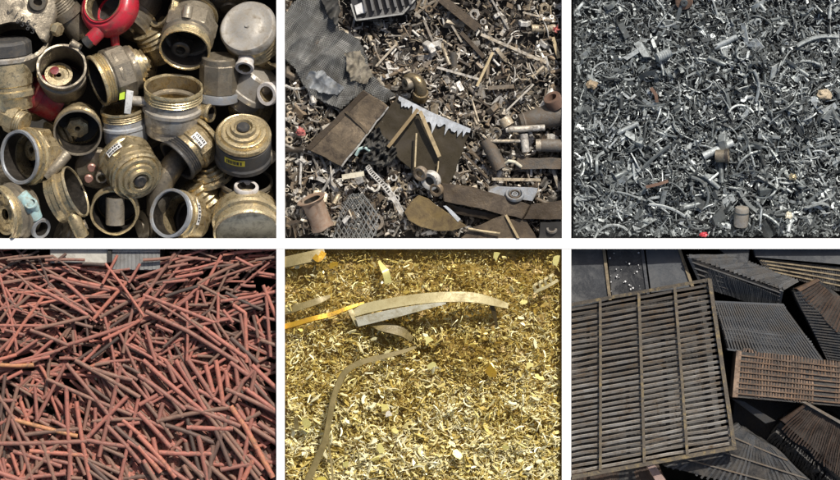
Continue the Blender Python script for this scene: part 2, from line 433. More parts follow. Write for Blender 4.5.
# --- nickel dome
rt, M = stack('wide dull nickel dome cap in the top right corner', (247, 26), 29, -62, .88, .08,
      [('cap', [(0, .1), (.07, .1), (.1, .04), (.45, .035), (.48, .02), (.82, .01), (.88, .03), (.94, .02), (1, -.06), (1, -.3), (0, -.3)], M_SILVER, .55, 48),
       ('threaded_body', [(0, -.3), (.94, -.3)] + threads(1.0, -.5, -1.0, 3, .06) + [(.9, -1.05), (.88, -1.9), (0, -1.9)], M_BRASS, .55, 48)], 'water meter', 'water_meter')
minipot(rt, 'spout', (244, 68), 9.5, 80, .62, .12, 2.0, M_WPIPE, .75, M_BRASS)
rt, M = stack('silvery body with a limed white port at the right edge', (262, 72), 20, -125, .4, -.12,
      [('body', [(0, .0), (.85, 0), (1, -.15), (1, -1.2), (1.08, -1.25), (1.08, -1.5), (.9, -1.6), (.8, -2.2), (0, -2.2)], M_SILVER, .55, 40)], 'water meter', 'water_meter')
minipot(rt, 'port', (266, 94), 12, 20, .82, .06, 1.6, M_WPIPE, .7, M_BRASS)
# --- tall pot with brass thread, centre
rt, M = pot('pale brass pot with ribbed rim and a side pipe in the centre', (173, 86), 30, -93, .46, .1, 1.7, M_SILVER, .52, M_RIM, .72, 3, wall=.1, liner=M_BRASS, ltone=.3, floor=.55)
part(rt, 'inner_ring', M, [(.7, -.55), (.84, -.5), (.86, -.62), (.7, -.62)], M_BRONZE, .6)
tubepart(rt, 'side_pipe', [(150, 102, .05), (128, 100, .05)], 5, M_SILVER, .6)
V, F = prism([W(124, 106, .12), W(131, 107, .12), W(132, 94.5, .12), W(125, 94, .12)], (0, 0, -.12), .01); mk('pipe_end', MB().add(V, F, .8), M_WPIPE, rt, clip=1)
minipot(rt, 'outlet', (211, 113), 9.5, 172, .45, .03, 2.4, M_BRASS, .6)
# --- octagonal grey body
rt, M = stack('tall eight sided grey body right of the pale brass pot', (219, 56), 18, -92, .3, .0,
      [('top_ring', [(0, .02), (.9, .02), (1, -.06), (1, -.35), (0, -.35)], M_BRONZE, .5, 36), ('collar', [(0, -.35), (1.06, -.35), (1.1, -.42), (1.1, -2.0), (1.06, -2.05), (0, -2.05)], M_BRONZE, .45, 8),
       ('base_ring', [(0, -2.05), (1.12, -2.05), (1.16, -2.15), (1.16, -2.5), (1.0, -2.6), (0, -2.6)], M_BLUEGREY, .4, 36)], 'water meter', 'water_meter')
# --- left side
stack('small brass plug above the wide pot at the left edge', (24, 124), 13, 155, .35, .0,
      [('thread', [(0, .02)] + threads(.95, 0, -.6, 3, .07) + [(0, -.6)], M_BRASS, .75, 30), ('body', [(0, -.6), (1.15, -.62), (1.15, -1.4), (.9, -1.5), (.9, -2.2), (0, -2.2)], M_BRASS, .6, 8)])
rt, M = pot('wide brass pot with blue grey rim and mouth facing left', (18, 157), 27.5, 8, .74, .1, 1.5, M_BRASS, .6, M_BLUEGREY, .5, 0, collar=-.32, ltone=.55)
octa(rt, M, 1.05, -.6, -1.2, M_BRASS, .5)
part(rt, 'brass_band', M, [(.9, -.36), (1.05, -.38), (1.06, -.5), (.9, -.52)], M_RIM, .7)
tubepart(rt, 'lug', [(45, 176, .08), (56, 166, .1), (66, 154, .04)], 6, M_BRONZE, .6, wall=.5)
part(rt, 'works', frame((31, 150), 11, 10, .7, -.14), [(.3, .06), (.6, .1), (.95, .05), (1, -.3), (.3, -.3)], M_BRASS, .55, 26)
rt, M = pot('round pot with brass clip deep inside between two brass pots', (77, 133), 24.5, 95, .93, .04, 1.3, M_BRASS, .5, M_BRONZE, .62, 0, wall=.1)
part(rt, 'clip', frame((77, 128), 12, 90, .8, -.1), [(.25, .08), (.5, .12), (.95, .05), (1, -.3), (.25, -.3)], M_BRASS, .62, 7)
rt, M = pot('upright pot with blue white sides and ribbed brass mouth', (122, 108), 23, -84, .36, -.06, 1.9, M_BLUEGREY, .85, M_BRASS, .7, 3, liner=M_BRASS, ltone=.25, floor=.6)
# white tag
tg = root('paper_tag', W(128, 100, -.1), 'folded white tag with a yellow green corner on the collar body', 'tag')
V, F = prism([W(123.5, 113, .17), W(130, 114, .14), W(133, 91, .2), W(126, 89.5, .2)], (0, 0, -.012), .003); mk('tag_sheet', MB().add(V, F, .75), M_STICK, tg)
M_LIME = mat('lime corner', [(0, (.4, .6, .03)), (1, (.55, .72, .08))], 0, .5, bump=.03)
V, F = prism([W(118.5, 100, .16), W(124, 99, .16), W(124.5, 91.5, .17), W(119, 93, .16)], (0, 0, -.012), .003); mk('corner_flap', MB().add(V, F, .6), M_LIME, tg)
# --- register heads
def register(label, c, Rp, bang, ratio, z, base, btone, depth):
    return stack(label, c, Rp, bang, ratio, z,
      [('stepped_head', [(0, .30), (.12, .30), (.14, .24), (.28, .26), (.34, .36), (.44, .36), (.48, .22), (.6, .2), (.63, .1), (.74, .12), (.8, .1), (.84, -.02), (.93, .02), (1, -.04), (1, -.2), (.93, -.26), (.4, -.26), (0, -.26)], M_BRASS, .66, 52),
       ('base', [(0, -.26), (.95, -.26), (1.0, -.3), (1.0, -depth*.7), (1.06, -depth*.75), (1.06, -depth*.88), (.9, -depth), (0, -depth)], base, btone, 48)], 'register', 'meter_register')
rt, M = register('brass register with white sticker and stepped rings facing down', (137, 177), 27, 128, .74, .16, M_BRASS, .55, 1.5)
octa(rt, M, 1.08, -.55, -1.2, M_BRASS, .5)
patch(rt, 'sticker', M, 1.095, -.65, -.98, -104, -70, M_STICK, .8, 2)
part(rt, 'cap_slot', M, [(0, .37), (.2, .37), (.24, .33), (.24, .28), (0, .28)], M_BLACK, .4, 20)
rt, M = register('brass register with yellow sticker and stepped rings facing up', (243, 133), 28, -92, .74, .2, M_BLACK, .8, 1.35)
patch(rt, 'sticker', M, 1.02, -.38, -.66, -128, -84, M_YEL, .7, 1)
part(rt, 'cap_slot', M, [(0, .37), (.2, .37), (.24, .33), (.24, .28), (0, .28)], M_BLACK, .3, 20)
tubepart(rt, 'foot', [(262, 150, -.02), (274, 160, -.05)], 7, M_BRONZE, .6)
# --- lower row
rt, M = pot('tipped brass hoop with a stem pointing down, lower left', (76, 191), 27, 202, .25, .03, .95, M_BRASS, .55, M_BRASS, .85, 0, collar=-.35, wall=.08)
tubepart(rt, 'stem', [(70, 212, .1), (75, 222, .12), (82, 236, .06)], 7, M_BRASS, .5)
tubepart(rt, 'stem_flange', [(74, 229, .06), (86, 224, .06)], 5, M_BRONZE, .5)
rt, M = pot('brass and grey body with a blue green corroded lug, lower left corner', (-3, 216), 30, 14, .62, .05, 1.2, M_BRONZE, .45, M_BRASS, .7, 2, insert=(-.3, .7, .6, M_BRASS))
tubepart(rt, 'corroded_lug', [(20, 196, .1), (30, 206, .12), (34, 218, .06)], 8, M_PATINA, .6)
minipot(rt, 'corroded_mouth', (30, 203), 6.5, -60, .8, .2, 1.5, M_PATINA, .75)
minipot(rt, 'lower_port', (41, 229), 11, 150, .7, .05, 1.6, M_BLUEGREY, .25)
rt, M = pot('round bronze pot holding a loose brass sleeve, bottom centre left', (113, 213), 24, 80, .94, .07, 1.4, M_BRASS, .55, M_RIM, .45, 1, wall=.11)
sv = root('brass_sleeve', W(114, 212, -.5), 'short brown brass sleeve lying inside the bronze pot', 'sleeve')
tubepart(sv, 'tube', [(114.5, 197, .04), (114.5, 224, -.02)], 9.5, M_BRONZE, .75)
rt, M = stack('bronze flange plate with pinkish bolts behind the tipped hoop', (97, 170), 23, 95, .85, -.22,
      [('plate', [(0, 0), (.9, 0), (1, -.08), (1, -.3), (0, -.3)], M_BRONZE, .45, 40)], 'flange', 'flange_plate')
for bx, by in ((91, 168), (88, 179), (103, 161)): part(rt, 'bolt', frame((bx, by), 4.5, 90, .9, -.1), [(0, .2), (.8, .2), (1, 0), (1, -.5), (0, -.5)], mat('pink copper', [(0, (.4, .2, .15)), (1, (.6, .36, .3))], .5, .45, bump=.2) if 'pink copper' not in bpy.data.materials else bpy.data.materials['pink copper'], .5, 12)
minipot(rt, 'port', (101, 178), 6, 95, .88, .04, 1.5, M_BRONZE, .9, M_BRASS)
rt, M = pot('bronze body with black threads and white sticker, lower centre', (176, 161), 24, 42, .34, .04, 1.75, M_BRASS, .42, M_BLACK, .6, 4, wall=.16)
octa(rt, M, 1.03, -.75, -1.45, M_BRASS, .42)
patch(rt, 'sticker', M, 1.04, -.85, -1.2, -108, -72, M_STICK, .8, 2)
part(rt, 'top_band', M, [(.6, -1.6), (.98, -1.6), (1.02, -1.7), (.9, -1.82), (.5, -1.9)], M_RIM, .6)
rt, M = pot('brass pot with blue grey rim and dark mouth facing left, bottom', (169, 213), 25, -14, .82, .09, 1.7, M_BRASS, .6, M_BLUEGREY, .55, 1, ltone=.3)
octa(rt, M, 1.05, -.7, -1.3, M_BRASS, .55)
patch(rt, 'sticker', M, 1.07, -.5, -.68, -100, -50, M_STICK, .7, 1)
stack('stacked brass rings half hidden under the yellow stickered register', (208, 166), 20, -70, .45, -.18,
      [('rings', [(0, .05), (.5, .05), (.52, -.1), (.75, -.1), (.78, -.25), (.98, -.25), (1, -.42), (.9, -.45), (1.1, -.6), (1.12, -.8), (.9, -.9), (0, -1.2)], M_BRASS, .6, 40)])
stack('small brass ribbed body between two pots near the bottom', (194, 182), 17, -55, .35, -.2,
      [('ribs', [(0, .02)] + threads(1, 0, -1.5, 4, .12) + [(0, -1.5)], M_BRASS, .62, 36), ('end', [(0, -1.5), (.8, -1.5), (.8, -2), (0, -2)], M_BRASS, .4, 30)])
pot('dark mouthed brass pot under the yellow stickered register', (246, 180), 27, -92, .5, -.12, 1.5, M_BRASS, .6, M_BRONZE, .5, 1, wall=.12)
rt, M = pot('bright brass bowl with cream inside and a white spout, bottom right', (247, 233), 34, 96, .62, .12, .95, M_BRASS, .72, M_RIM, .8, 0, liner=M_CREAM, ltone=.8, wall=.09, floor=.38)
minipot(rt, 'spout', (246, 186), 12.5, -94, .5, .14, 2.6, M_WPIPE, .7, M_BORE, .74)
el = root('bronze_elbow', W(166, 185, -.6), 'dark brown bronze elbow pipe between the register and the threaded body', 'elbow')
tubepart(el, 'tube', [(180, 156, -.18), (172, 166, -.12), (163, 180, -.1), (158, 198, -.16), (158, 212, -.3)], 12, M_BRONZE, .35)
rt, M = pot('orange brown rimmed fitting cut off by the right divider', (279, 46), 21, -30, .62, -.04, 1.4, M_BRASS, .6, M_BRASS, .85, 2)
# deeper layer seen through the gaps
for i, (x, y, r_, b_, q, lb) in enumerate([
    (125, 30, 24, 60, .4, 'brass ring body deep behind the red ring'), (148, 62, 16, 200, .5, 'dark bronze plug deep left of the large bronze pot'),
    (228, 8, 20, 100, .5, 'bronze nut body deep at the top left of the nickel dome'), (52, 140, 20, 30, .4, 'brass body deep right of the left edge pot'),
    (150, 140, 18, 120, .5, 'dark bronze body deep below the side pipe'), (222, 212, 18, 60, .4, 'brass body deep beside the bright bowl'),
    (140, 226, 16, 10, .5, 'bronze plug deep between the two bottom pots'), (42, 108, 17, 140, .5, 'bronze plug deep under the red cylinder'),
    (58, 232, 17, -20, .4, 'brass cup deep at the bottom beside the hoop stem'), (264, 112, 18, 160, .5, 'brass rings deep above the right register'),
    (10, 186, 18, 80, .4, 'bronze body deep under the wide left pot'), (148, 26, 20, -60, .45, 'brown bronze body deep between red ring and top pot')]):
    stack(lb, (x, y), r_, b_, q, -.38, [('ribs', [(0, .05), (.4, .05), (.44, -.05), (.8, -.05)] + threads(1, -.1, -.9, 3, .07) + [(.85, -1), (.85, -1.9), (0, -1.9)], M_BRASS if i % 2 else M_BRONZE, .35+.03*i % .4, 32)])

for o in set(bpy.data.objects)-before1:
    if o.parent is None: o.location.z -= .08
# ================================================================== compartments 2 and 3: small scrap
def chunk(rp):
    V, F = box(1, rp.uniform(.3, .7), rp.uniform(.2, .5)); V = V*(1+np.array([[rp.uniform(-.25, .25) for _ in range(3)] for _ in range(8)])); return V, F
def bit_shape(kind, rp):
    if kind == 'rod':
        k = rp.gauss(0, .12); n = 6
        return sweep([(t-.5, k*math.sin(t*PI), rp.gauss(0, .006)) for t in np.linspace(0, 1, n)], circ(rp.uniform(.028, .06), 6))
    if kind == 'arc':
        a = rp.uniform(.7, 2.6); n = 10; r = .5 if a > PI/1.2 else .5/math.sin(min(a/2, PI/2))
        return sweep([(r*math.sin(t), r*math.cos(t)-r*.6, 0) for t in np.linspace(-a/2, a/2, n)], circ(rp.uniform(.028, .048), 6))
    if kind == 'strip':
        k = rp.gauss(0, .22); k2 = rp.gauss(0, .1); n = 7
        return sweep([(t-.5, k*math.sin(t*PI), k2*math.sin(t*5)) for t in np.linspace(0, 1, n)], rsec(rp.uniform(.1, .22), .03), up=(rp.gauss(0, .5), 0, 1))
    if kind == 'curl':
        tn = rp.uniform(1.0, 2.2); n = int(9*tn)+3; w_ = rp.uniform(.08, .14)
        return sweep([(t-.5, .17*math.cos(t*tn*2*PI), .17*math.sin(t*tn*2*PI)) for t in np.linspace(0, 1, n)], rsec(.03, w_), up=(1, 0, 0))
    if kind == 'plate':
        n = rp.choice((4, 4, 5, 6)); w_ = rp.uniform(.3, .7)
        pts = [(.5*math.cos(2*PI*i/n+.4)*rp.uniform(.75, 1.2), w_*.5*math.sin(2*PI*i/n+.4)*rp.uniform(.75, 1.2), rp.gauss(0, .04)) for i in range(n)]
        return prism(pts, (0, 0, -.06))
    if kind == 'ring': return lathe([(.3, .09), (.48, .09), (.5, .07), (.5, -.07), (.48, -.09), (.3, -.09)], 14)
    if kind == 'nut': return lathe([(.26, .2), (.46, .2), (.5, .16), (.5, -.16), (.46, -.2), (.26, -.2)], 6)
    if kind == 'bolt':
        V, F = lathe([(0, -.5), (.09, -.5), (.09, .34), (.2, .34), (.2, .5), (0, .5)], 6)
        return V[:, [2, 0, 1]], F
    if kind == 'tube':
        r = rp.uniform(.1, .17); return pipe([(-.5, 0, 0), (.5, 0, 0)], r, .25, 10)
    if kind == 'bracket':
        w_ = rp.uniform(.12, .25); b = rp.uniform(.3, .6)
        return sweep([(-.5, 0, 0), (.1, 0, 0), (.2, .05, 0), (.25, b, 0)], rsec(w_, .05), up=(0, 0, 1) if rp.random() < .5 else (0, .3, 1))
    if kind == 'washer_plate': return prism([(.5*math.cos(a), .3*math.sin(a), 0) for a in np.linspace(0, 2*PI, 10, False)], (0, 0, -.05))
    return chunk(rp)

def base_sheet(mb_, p, z, amp, tone):
    a = BIN[p]; nx, ny = 70, 64; V = []; F = []
    for j in range(ny+1):
        for i in range(nx+1):
            x = a[0]+.3+(a[2]-a[0]-.6)*i/nx; y = a[1]+.3+(a[3]-a[1]-.6)*j/ny
            V.append(tuple(W(x, y, z+amp*(mnoise.noise(Vector((x*.05, y*.05, p)))+.7*mnoise.noise(Vector((x*.2, y*.2, p+3)))))))
    for j in range(ny):
        for i in range(nx):
            q = j*(nx+1)+i; F.append([q, q+nx+1, q+nx+2, q+1])
    mb_.add(V, F, tone)
def settle(hp, px, py, L, rp, sink, pitch=.5, ang=None, flat=False):
    """matrix that lays a bit of length L px on the heap at (px,py)"""
    th = rp.uniform(0, 2*PI) if ang is None else ang
    d = np.array([math.cos(th), -math.sin(th)])*L*.4
    za, zb = hp.rest((px-d[0], py-d[1]), (px+d[0], py+d[1]), max(1.2, L*.1), sink)
    hp.stamp((px-d[0], py-d[1]), (px+d[0], py+d[1]), za, zb, max(1.2, L*.13))
    z = (za+zb)/2; sl = math.atan2(zb-za, L*.8/100)
    M = Matrix.Translation(W(px, py, z)) @ Matrix.Rotation(th, 4, 'Z') @ Matrix.Rotation(-sl+rp.gauss(0, pitch*.35), 4, 'Y') @ Matrix.Rotation(rp.gauss(0, .35) if flat else rp.uniform(-PI, PI), 4, 'X')
    return M @ Matrix.Scale(L/100, 4)

M_STEEL = mat('shredded steel', [(0, (.028, .033, .035)), (.25, (.095, .108, .112)), (.5, (.225, .252, .255)), (.8, (.48, .52, .52)), (1, (.68, .73, .735))], .5, .44, dirt=(.05, .052, .05), dirt_amt=.36, scale=12, bump=.2, var=.16)
M_TAN = mat('tan lump', [(0, (.2, .14, .08)), (.5, (.36, .28, .18)), (1, (.52, .45, .33))], .1, .6, dirt=(.2, .15, .1), dirt_amt=.3, scale=14, bump=.3)
M_RUST = mat('rust', [(0, (.08, .045, .03)), (.5, (.17, .10, .07)), (1, (.28, .18, .125))], .1, .75, dirt=(.09, .06, .045), dirt_amt=.35, scale=8, bump=.35)
R3 = random.Random(31)
heap3 = Heap(3, -.42)
KINDS3 = ['rod']*13 + ['arc']*9 + ['strip']*12 + ['curl']*5 + ['plate']*4 + ['ring']*2 + ['nut']*2 + ['bolt']*3 + ['tube']*3 + ['bracket']*4 + ['chunk']*9 + ['washer_plate']*2
mb3 = MB()
base_sheet(mb3, 3, -.56, .02, .0)  # underlay in the darkest tone: shade of the gaps put into its colour
def tone3(): return min(1, max(0, R3.choice((R3.gauss(.2, .13), R3.gauss(.45, .18), R3.gauss(.74, .16)))))
for i in range(10500):
    px, py = R3.uniform(573, 860), R3.uniform(-20, 236.5)
    k = R3.choice(KINDS3); L = R3.lognormvariate(1.93, .46)*(.8+.3*py/238)
    if k in ('ring', 'nut', 'chunk', 'plate', 'washer_plate'): L *= .6
    if k == 'rod' or k == 'arc': L *= 1.35
    L = min(L, 30)
    m_ = L*.5+.5
    if not (571.8+m_ < px < 861-m_ and -21+m_ < py < 237.4-m_): 
        px = min(max(px, 572+m_), 861-m_); py = min(max(py, -21+m_), 237.2-m_)
    V, F = bit_shape(k, R3)
    mb3.add(xf(V, settle(heap3, px, py, L, R3, .038)), F, tone3())
BIG3 = ['rod']*9 + ['arc']*5 + ['strip']*9 + ['plate']*2 + ['tube']*3 + ['bracket']*4 + ['curl']*3 + ['bolt']*2 + ['ring']
WORD3 = {'rod': ('steel_rod', 'rod'), 'arc': ('curved_rod', 'curved rod'), 'strip': ('steel_strip', 'strip'), 'plate': ('steel_plate', 'plate'), 'tube': ('steel_tube', 'tube'), 'bracket': ('steel_bracket', 'bracket'), 'curl': ('steel_curl', 'curl'),
         'bolt': ('steel_bolt', 'bolt'), 'ring': ('steel_ring', 'ring')}
items3 = []
for i in range(215):
    px, py = R3.uniform(580, 855), R3.uniform(-15, 230); k = R3.choice(BIG3)
    L = R3.uniform(10, 20)*(1.3 if k in ('rod', 'arc') else .55 if k in ('ring', 'plate', 'curl') else .85); m_ = L*.5+1
    items3.append((min(max(px, 572+m_), 860-m_), min(max(py, -20+m_), 237-m_), L, k, None, tone3()*.7+.25))
def traced3(ax, ay, bx, by, k, tone): items3.append(((ax+bx)/2, (ay+by)/2, math.dist((ax, ay), (bx, by)), k, math.atan2(-(by-ay), bx-ax), tone))
for t in [(712, 49, 735, 38, 'tube', .85), (793, 48, 837, 38, 'rod', .7), (775, 83, 818, 65, 'arc', .7), (741, 27, 746, 52, 'bracket', .9), (751, 70, 754, 104, 'rod', .85), (760, 85, 761, 104, 'arc', .75), (724, 112, 753, 112, 'arc', .85),
          (786, 120, 793, 100, 'rod', .8), (810, 100, 824, 119, 'bracket', .9), (749, 10, 770, 0, 'strip', .8), (746, 42, 760, 52, 'plate', .95), (600, 40, 622, 47, 'arc', .85), (590, 84, 604, 62, 'arc', .8), (598, 14, 622, 18, 'arc', .85),
          (655, 28, 676, 24, 'rod', .85), (684, 60, 709, 62, 'rod', .75), (612, 55, 622, 66, 'rod', .8), (610, 118, 626, 102, 'rod', .75), (620, 93, 632, 103, 'bracket', .95), (573, 152, 580, 178, 'arc', .8), (578, 188, 596, 200, 'arc', .85),
          (633, 165, 635, 187, 'bracket', .95), (638, 222, 678, 236, 'arc', .85), (590, 236, 630, 229, 'arc', .75), (678, 147, 704, 137, 'rod', .7), (655, 143, 660, 165, 'rod', .85), (616, 134, 637, 124, 'tube', .75), (701, 157, 731, 143, 'tube', .9),
          (799, 160, 820, 152, 'strip', .75), (830, 146, 831, 165, 'strip', .9), (800, 209, 824, 216, 'strip', .8), (786, 233, 791, 212, 'tube', .8), (737, 190, 756, 214, 'strip', .4), (757, 213, 782, 234, 'rod', .5), (814, 178, 818, 200, 'arc', .9),
          (796, 210, 808, 180, 'arc', .5), (812, 124, 838, 122, 'arc', .7), (775, 125, 787, 118, 'strip', .7), (690, 175, 705, 210, 'arc', .5), (640, 170, 668, 146, 'rod', .35), (636, 100, 655, 72, 'strip', .2), (700, 60, 690, 40, 'rod', .3), (690, 115, 705, 100, 'rod', .05), (595, 175, 605, 150, 'strip', .6)]:
    traced3(*t)
made3 = []
for px, py, L, k, ang, tone in items3:
    V, F = bit_shape(k, R3)
    V = V / max(1e-6, (V[:, 0].max()-V[:, 0].min()))
    M = settle(heap3, px, py, L, R3, .05, .25, ang, flat=True)
    made3.append((xf(V, M), F, tone, k, px, py, L))
SH3 = .0 - np.percentile(heap3.h[15:-10, 10:-10], 96)
def clampz(V, top=.10): return V
for V, F, tone, k, px, py, L in made3:
    V = V + np.array([0, 0, SH3]); V[:, 2] += min(0, .07-V[:, 2].max())
    nm, ct = WORD3[k]; r_, c_ = zone(3, px, py)
    tw = 'black' if tone < .2 else 'dark grey' if tone < .42 else 'mid grey' if tone < .65 else 'light grey' if tone < .88 else 'bright silver'
    lw = 'tiny' if L < 11 else 'short' if L < 17 else 'medium' if L < 25 else 'long'
    mk(nm, MB().add(V, F, tone), M_STEEL, clip=3, label=f'{lw} {tw} steel {ct} on shredded steel, {c_}, {r_}', cat=ct, group='larger pieces on the shredded steel heap')
for a_ in mb3.v[1:]: a_[:, 2] += min(0, .05-SH3-a_[:, 2].max())
o = mk('shredded_steel', mb3, M_STEEL, clip=3, label='small grey shredded steel pieces heaped all over the upper right bin', cat='steel scrap', kind='stuff')
o.location.z += SH3
def top3(px, py, r=4): return float(heap3.get(np.array([px-r, px, px+r, px]), np.array([py, py-r, py, py+r])).max()) + SH3
# the odd ones out
def lump3(name, label, cat, px, py, sx, sy, m, tone, ang=0, up=.03):
    rp = random.Random(int(px)); bm = bmesh.new(); bmesh.ops.create_icosphere(bm, subdivisions=3, radius=1)
    for v in bm.verts: v.co *= 1+.75*mnoise.noise(v.co*1.9+Vector((px, py, 0)))
    V = np.array([v.co[:] for v in bm.verts]); F = [[v.index for v in f.verts] for f in bm.faces]; bm.free()
    M = Matrix.Translation(W(px, py, top3(px, py)+up-.03)) @ Matrix.Rotation(math.radians(ang), 4, 'Z') @ Matrix.Diagonal((sx/100, sy/100, min(sx, sy)/140, 1))
    return mk(name, MB().add(xf(V, M), F, tone), m, label=label, cat=cat)
lump3('tan_lump', 'tan stone like lump among grey steel on the left', 'lump', 592, 85, 4.8, 4.2, M_TAN, .5)
lump3('tan_lump', 'pale tan lump among grey steel on the far right', 'lump', 824, 95, 6.5, 4.5, M_TAN, .8, -20)
lump3('brass_lump', 'small yellow brass lump in the lower right of the steel', 'lump', 793, 177, 3.5, 3, M_BRASS, .8)
lump3('red_plug', 'bright red cap at the bottom edge of the steel', 'cap', 703.5, 234.5, 4.2, 2.4, M_RED, .6)
lump3('pale_lump', 'pale yellowish knob on a rod at the bottom right of the steel', 'knob', 789, 216, 3.4, 4, M_CREAM, .7)
def rust3(px0, py0, px1, py1, r, label):
    z = top3((px0+px1)/2, (py0+py1)/2)
    V, F = sweep([W(px0, py0, z), W((px0+px1)/2+2, (py0+py1)/2, z+.02), W(px1, py1, z)], rsec(r/65, .02))
    mk('rusty_strip', MB().add(V, F, .45), M_RUST, label=label, cat='strip')
rust3(651, 88, 657, 102, 2.2, 'small rusty brown strip left of centre in the steel'); rust3(646, 187, 668, 181, 2, 'rusty strip lying level in the lower left of the steel')
def turned3(name, label, cat, c, Rp, bang, ratio, segs, up=.05):
    rt = root(name, W(c[0], c[1], -.3), label, cat); M = frame(c, Rp, bang, ratio, top3(*c)+up)
    for nm, prof, m, tone, n in segs:
        V, F = lathe(prof, n); mk(nm, MB().add(xf(V, M), F, tone), m, rt, clip=3)
turned3('metal_canister', 'upright silvery canister with rounded ends at the bottom centre of the steel', 'canister', (742, 207), 7.2, -92, .3,
        [('body', [(0, .05), (.6, .03), (.92, -.1), (1, -.4), (1, -2.5), (.9, -2.8), (0, -2.9)], M_SILVER, .45, 28), ('band', [(.98, -.7), (1.04, -.72), (1.04, -.9), (.98, -.92)], M_STEEL, .3, 28)])
turned3('brass_ferrule', 'brownish brass ferrule lying on its side in the lower centre of the steel', 'ferrule', (729, 156), 7, 180, .2,
        [('body', [(.6, 0), (.9, 0), (.95, -.3), (.9, -.4), (.9, -1.9), (.6, -1.9)], M_BRONZE, .6, 24), ('collar', [(.85, -.05), (1.1, -.05), (1.1, -.5), (.85, -.5)], M_BORE, .8, 24)])
turned3('rusty_disc', 'round rusty disc at the top edge of the steel', 'disc', (684, 2), 9, 90, .85, [('plate', [(.25, .1), (.9, .1), (1, 0), (1, -.2), (.25, -.2)], M_RUST, .8, 26), ('hub', [(.12, .3), (.4, .3), (.45, -.1), (.12, -.1)], M_STEEL, .4, 18)])
turned3('threaded_stub', 'pale threaded stub above the centre left of the steel', 'stub', (657, 58), 5, 25, .3, [('thread', [(0, .02)]+threads(1, 0, -3, 6, .15)+[(0, -3)], M_STEEL, .8, 22)])
# ================================================================== compartment 4: heap of red pipes
M_PIPE = mat('rusted red pipe', [(0, (.06, .042, .034)), (.2, (.11, .064, .05)), (.38, (.22, .125, .088)), (.52, (.25, .105, .08)), (.75, (.37, .135, .10)), (.9, (.43, .155, .105)), (1, (.46, .22, .095))],
             0.0, .62, dirt=(.12, .078, .06), dirt_amt=.28, scale=9, bump=.25, var=.2, grime_sharp=.1)
def cropseg(o, s, seg): return [(o[0]+x/s, o[1]+y/s) for x, y in seg]
TR = []   # traced pipes: (points, radius px, tone)
def tr(o, s, r, tone, *segs):
    for sg in segs: TR.append((cropseg(o, s, sg), r, tone))
A = (0, 245); B = (138, 245); C_ = (0, 360); D = (138, 360)
tr(A, 4, 2.1, .5, [(150,40),(200,170)], [(0,260),(95,150)], [(10,350),(110,160)], [(190,165),(370,270)], [(410,155),(470,40)], [(515,150),(560,75)], [(165,250),(190,330)],
   [(0,130),(50,100)], [(340,205),(440,200)], [(220,70),(265,35)], [(40,475),(240,420)], [(290,340),(300,430)], [(110,235),(160,260)], [(20,340),(100,360)], [(0,420),(60,360)],
   [(130,470),(270,405)], [(0,300),(80,200)], [(20,170),(60,240)], [(180,60),(340,60)], [(30,60),(210,45)], [(120,260),(220,300)], [(400,470),(520,460)], [(60,110),(150,200)],
   [(440,330),(560,250)], [(500,400),(545,350)], [(310,460),(370,420)], [(400,400),(330,470)], [(170,90),(260,140)], [(350,95),(480,110)], [(380,120),(520,95)], [(100,300),(160,265)],
   [(480,100),(540,180)], [(10,200),(90,260)], [(200,240),(310,300)], [(215,175),(300,250)], [(60,440),(150,380)])
tr(A, 4, 2.7, .58, [(120,155),(350,280)], [(200,125),(440,180)], [(140,335),(360,285)], [(120,340),(270,400)], [(270,400),(540,310)], [(400,290),(560,200)], [(410,380),(560,300)])
tr(A, 4, 2.7, .74, [(250,140),(385,275)], [(370,300),(505,150)], [(270,135),(480,180)])
tr(A, 4, 2.4, .15, [(365,455),(475,370)], [(300,310),(370,330)], [(60,250),(120,200)], [(330,75),(420,80)])
tr(B, 4, 2.3, .5, [(270,160),(335,40)], [(235,155),(380,230)], [(390,50),(460,85)], [(340,40),(550,18)], [(70,320),(140,350)], [(280,270),(330,370)], [(320,190),(320,310)],
   [(340,260),(380,310)], [(460,280),(480,370)], [(240,180),(230,240)], [(410,245),(500,225)], [(410,160),(470,165)], [(205,240),(280,240)], [(150,130),(260,110)], [(0,130),(100,95)],
   [(20,60),(130,50)], [(150,70),(240,50)], [(160,45),(290,60)], [(480,110),(550,120)], [(470,60),(550,50)], [(30,150),(60,190)], [(160,240),(220,200)], [(250,180),(270,240)], [(120,90),(200,75)],
   [(430,320),(470,340)], [(500,290),(550,300)], [(100,150),(200,140)], [(80,220),(170,260)])
tr(B, 4, 2.6, .72, [(50,170),(150,30)], [(330,225),(550,185)], [(0,250),(55,170)])
tr(B, 4, 2.5, .22, [(240,155),(405,75)], [(110,205),(240,165)], [(350,190),(500,260)])
tr(B, 4, 2.7, .56, [(20,200),(180,260),(305,310)], [(170,270),(330,400)], [(500,160),(545,270)], [(30,320),(75,480)], [(490,380),(550,400)], [(210,300),(350,395)])
tr(B, 4, 3.2, .6, [(30,265),(200,345),(400,470)], [(370,370),(480,470)], [(260,330),(430,450)])
tr(B, 4, 2.9, .78, [(380,240),(428,272),(435,470)])
tr(C_, 4, 2.4, .5, [(260,20),(145,245)], [(155,335),(210,440)], [(30,75),(90,45)], [(360,160),(335,280)], [(380,190),(380,270)], [(470,260),(560,250)], [(205,240),(300,290)], [(410,350),(500,390)],
   [(300,370),(340,460)], [(210,400),(300,420)], [(150,375),(145,450)], [(465,30),(550,80)], [(0,230),(20,60)], [(140,110),(150,240)], [(45,370),(75,460)], [(80,360),(90,440)], [(170,365),(230,345)],
   [(400,60),(470,100)], [(430,80),(500,150)], [(380,20),(440,10)], [(270,470),(330,475)], [(10,390),(25,475)], [(490,20),(560,55)], [(400,330),(470,355)])
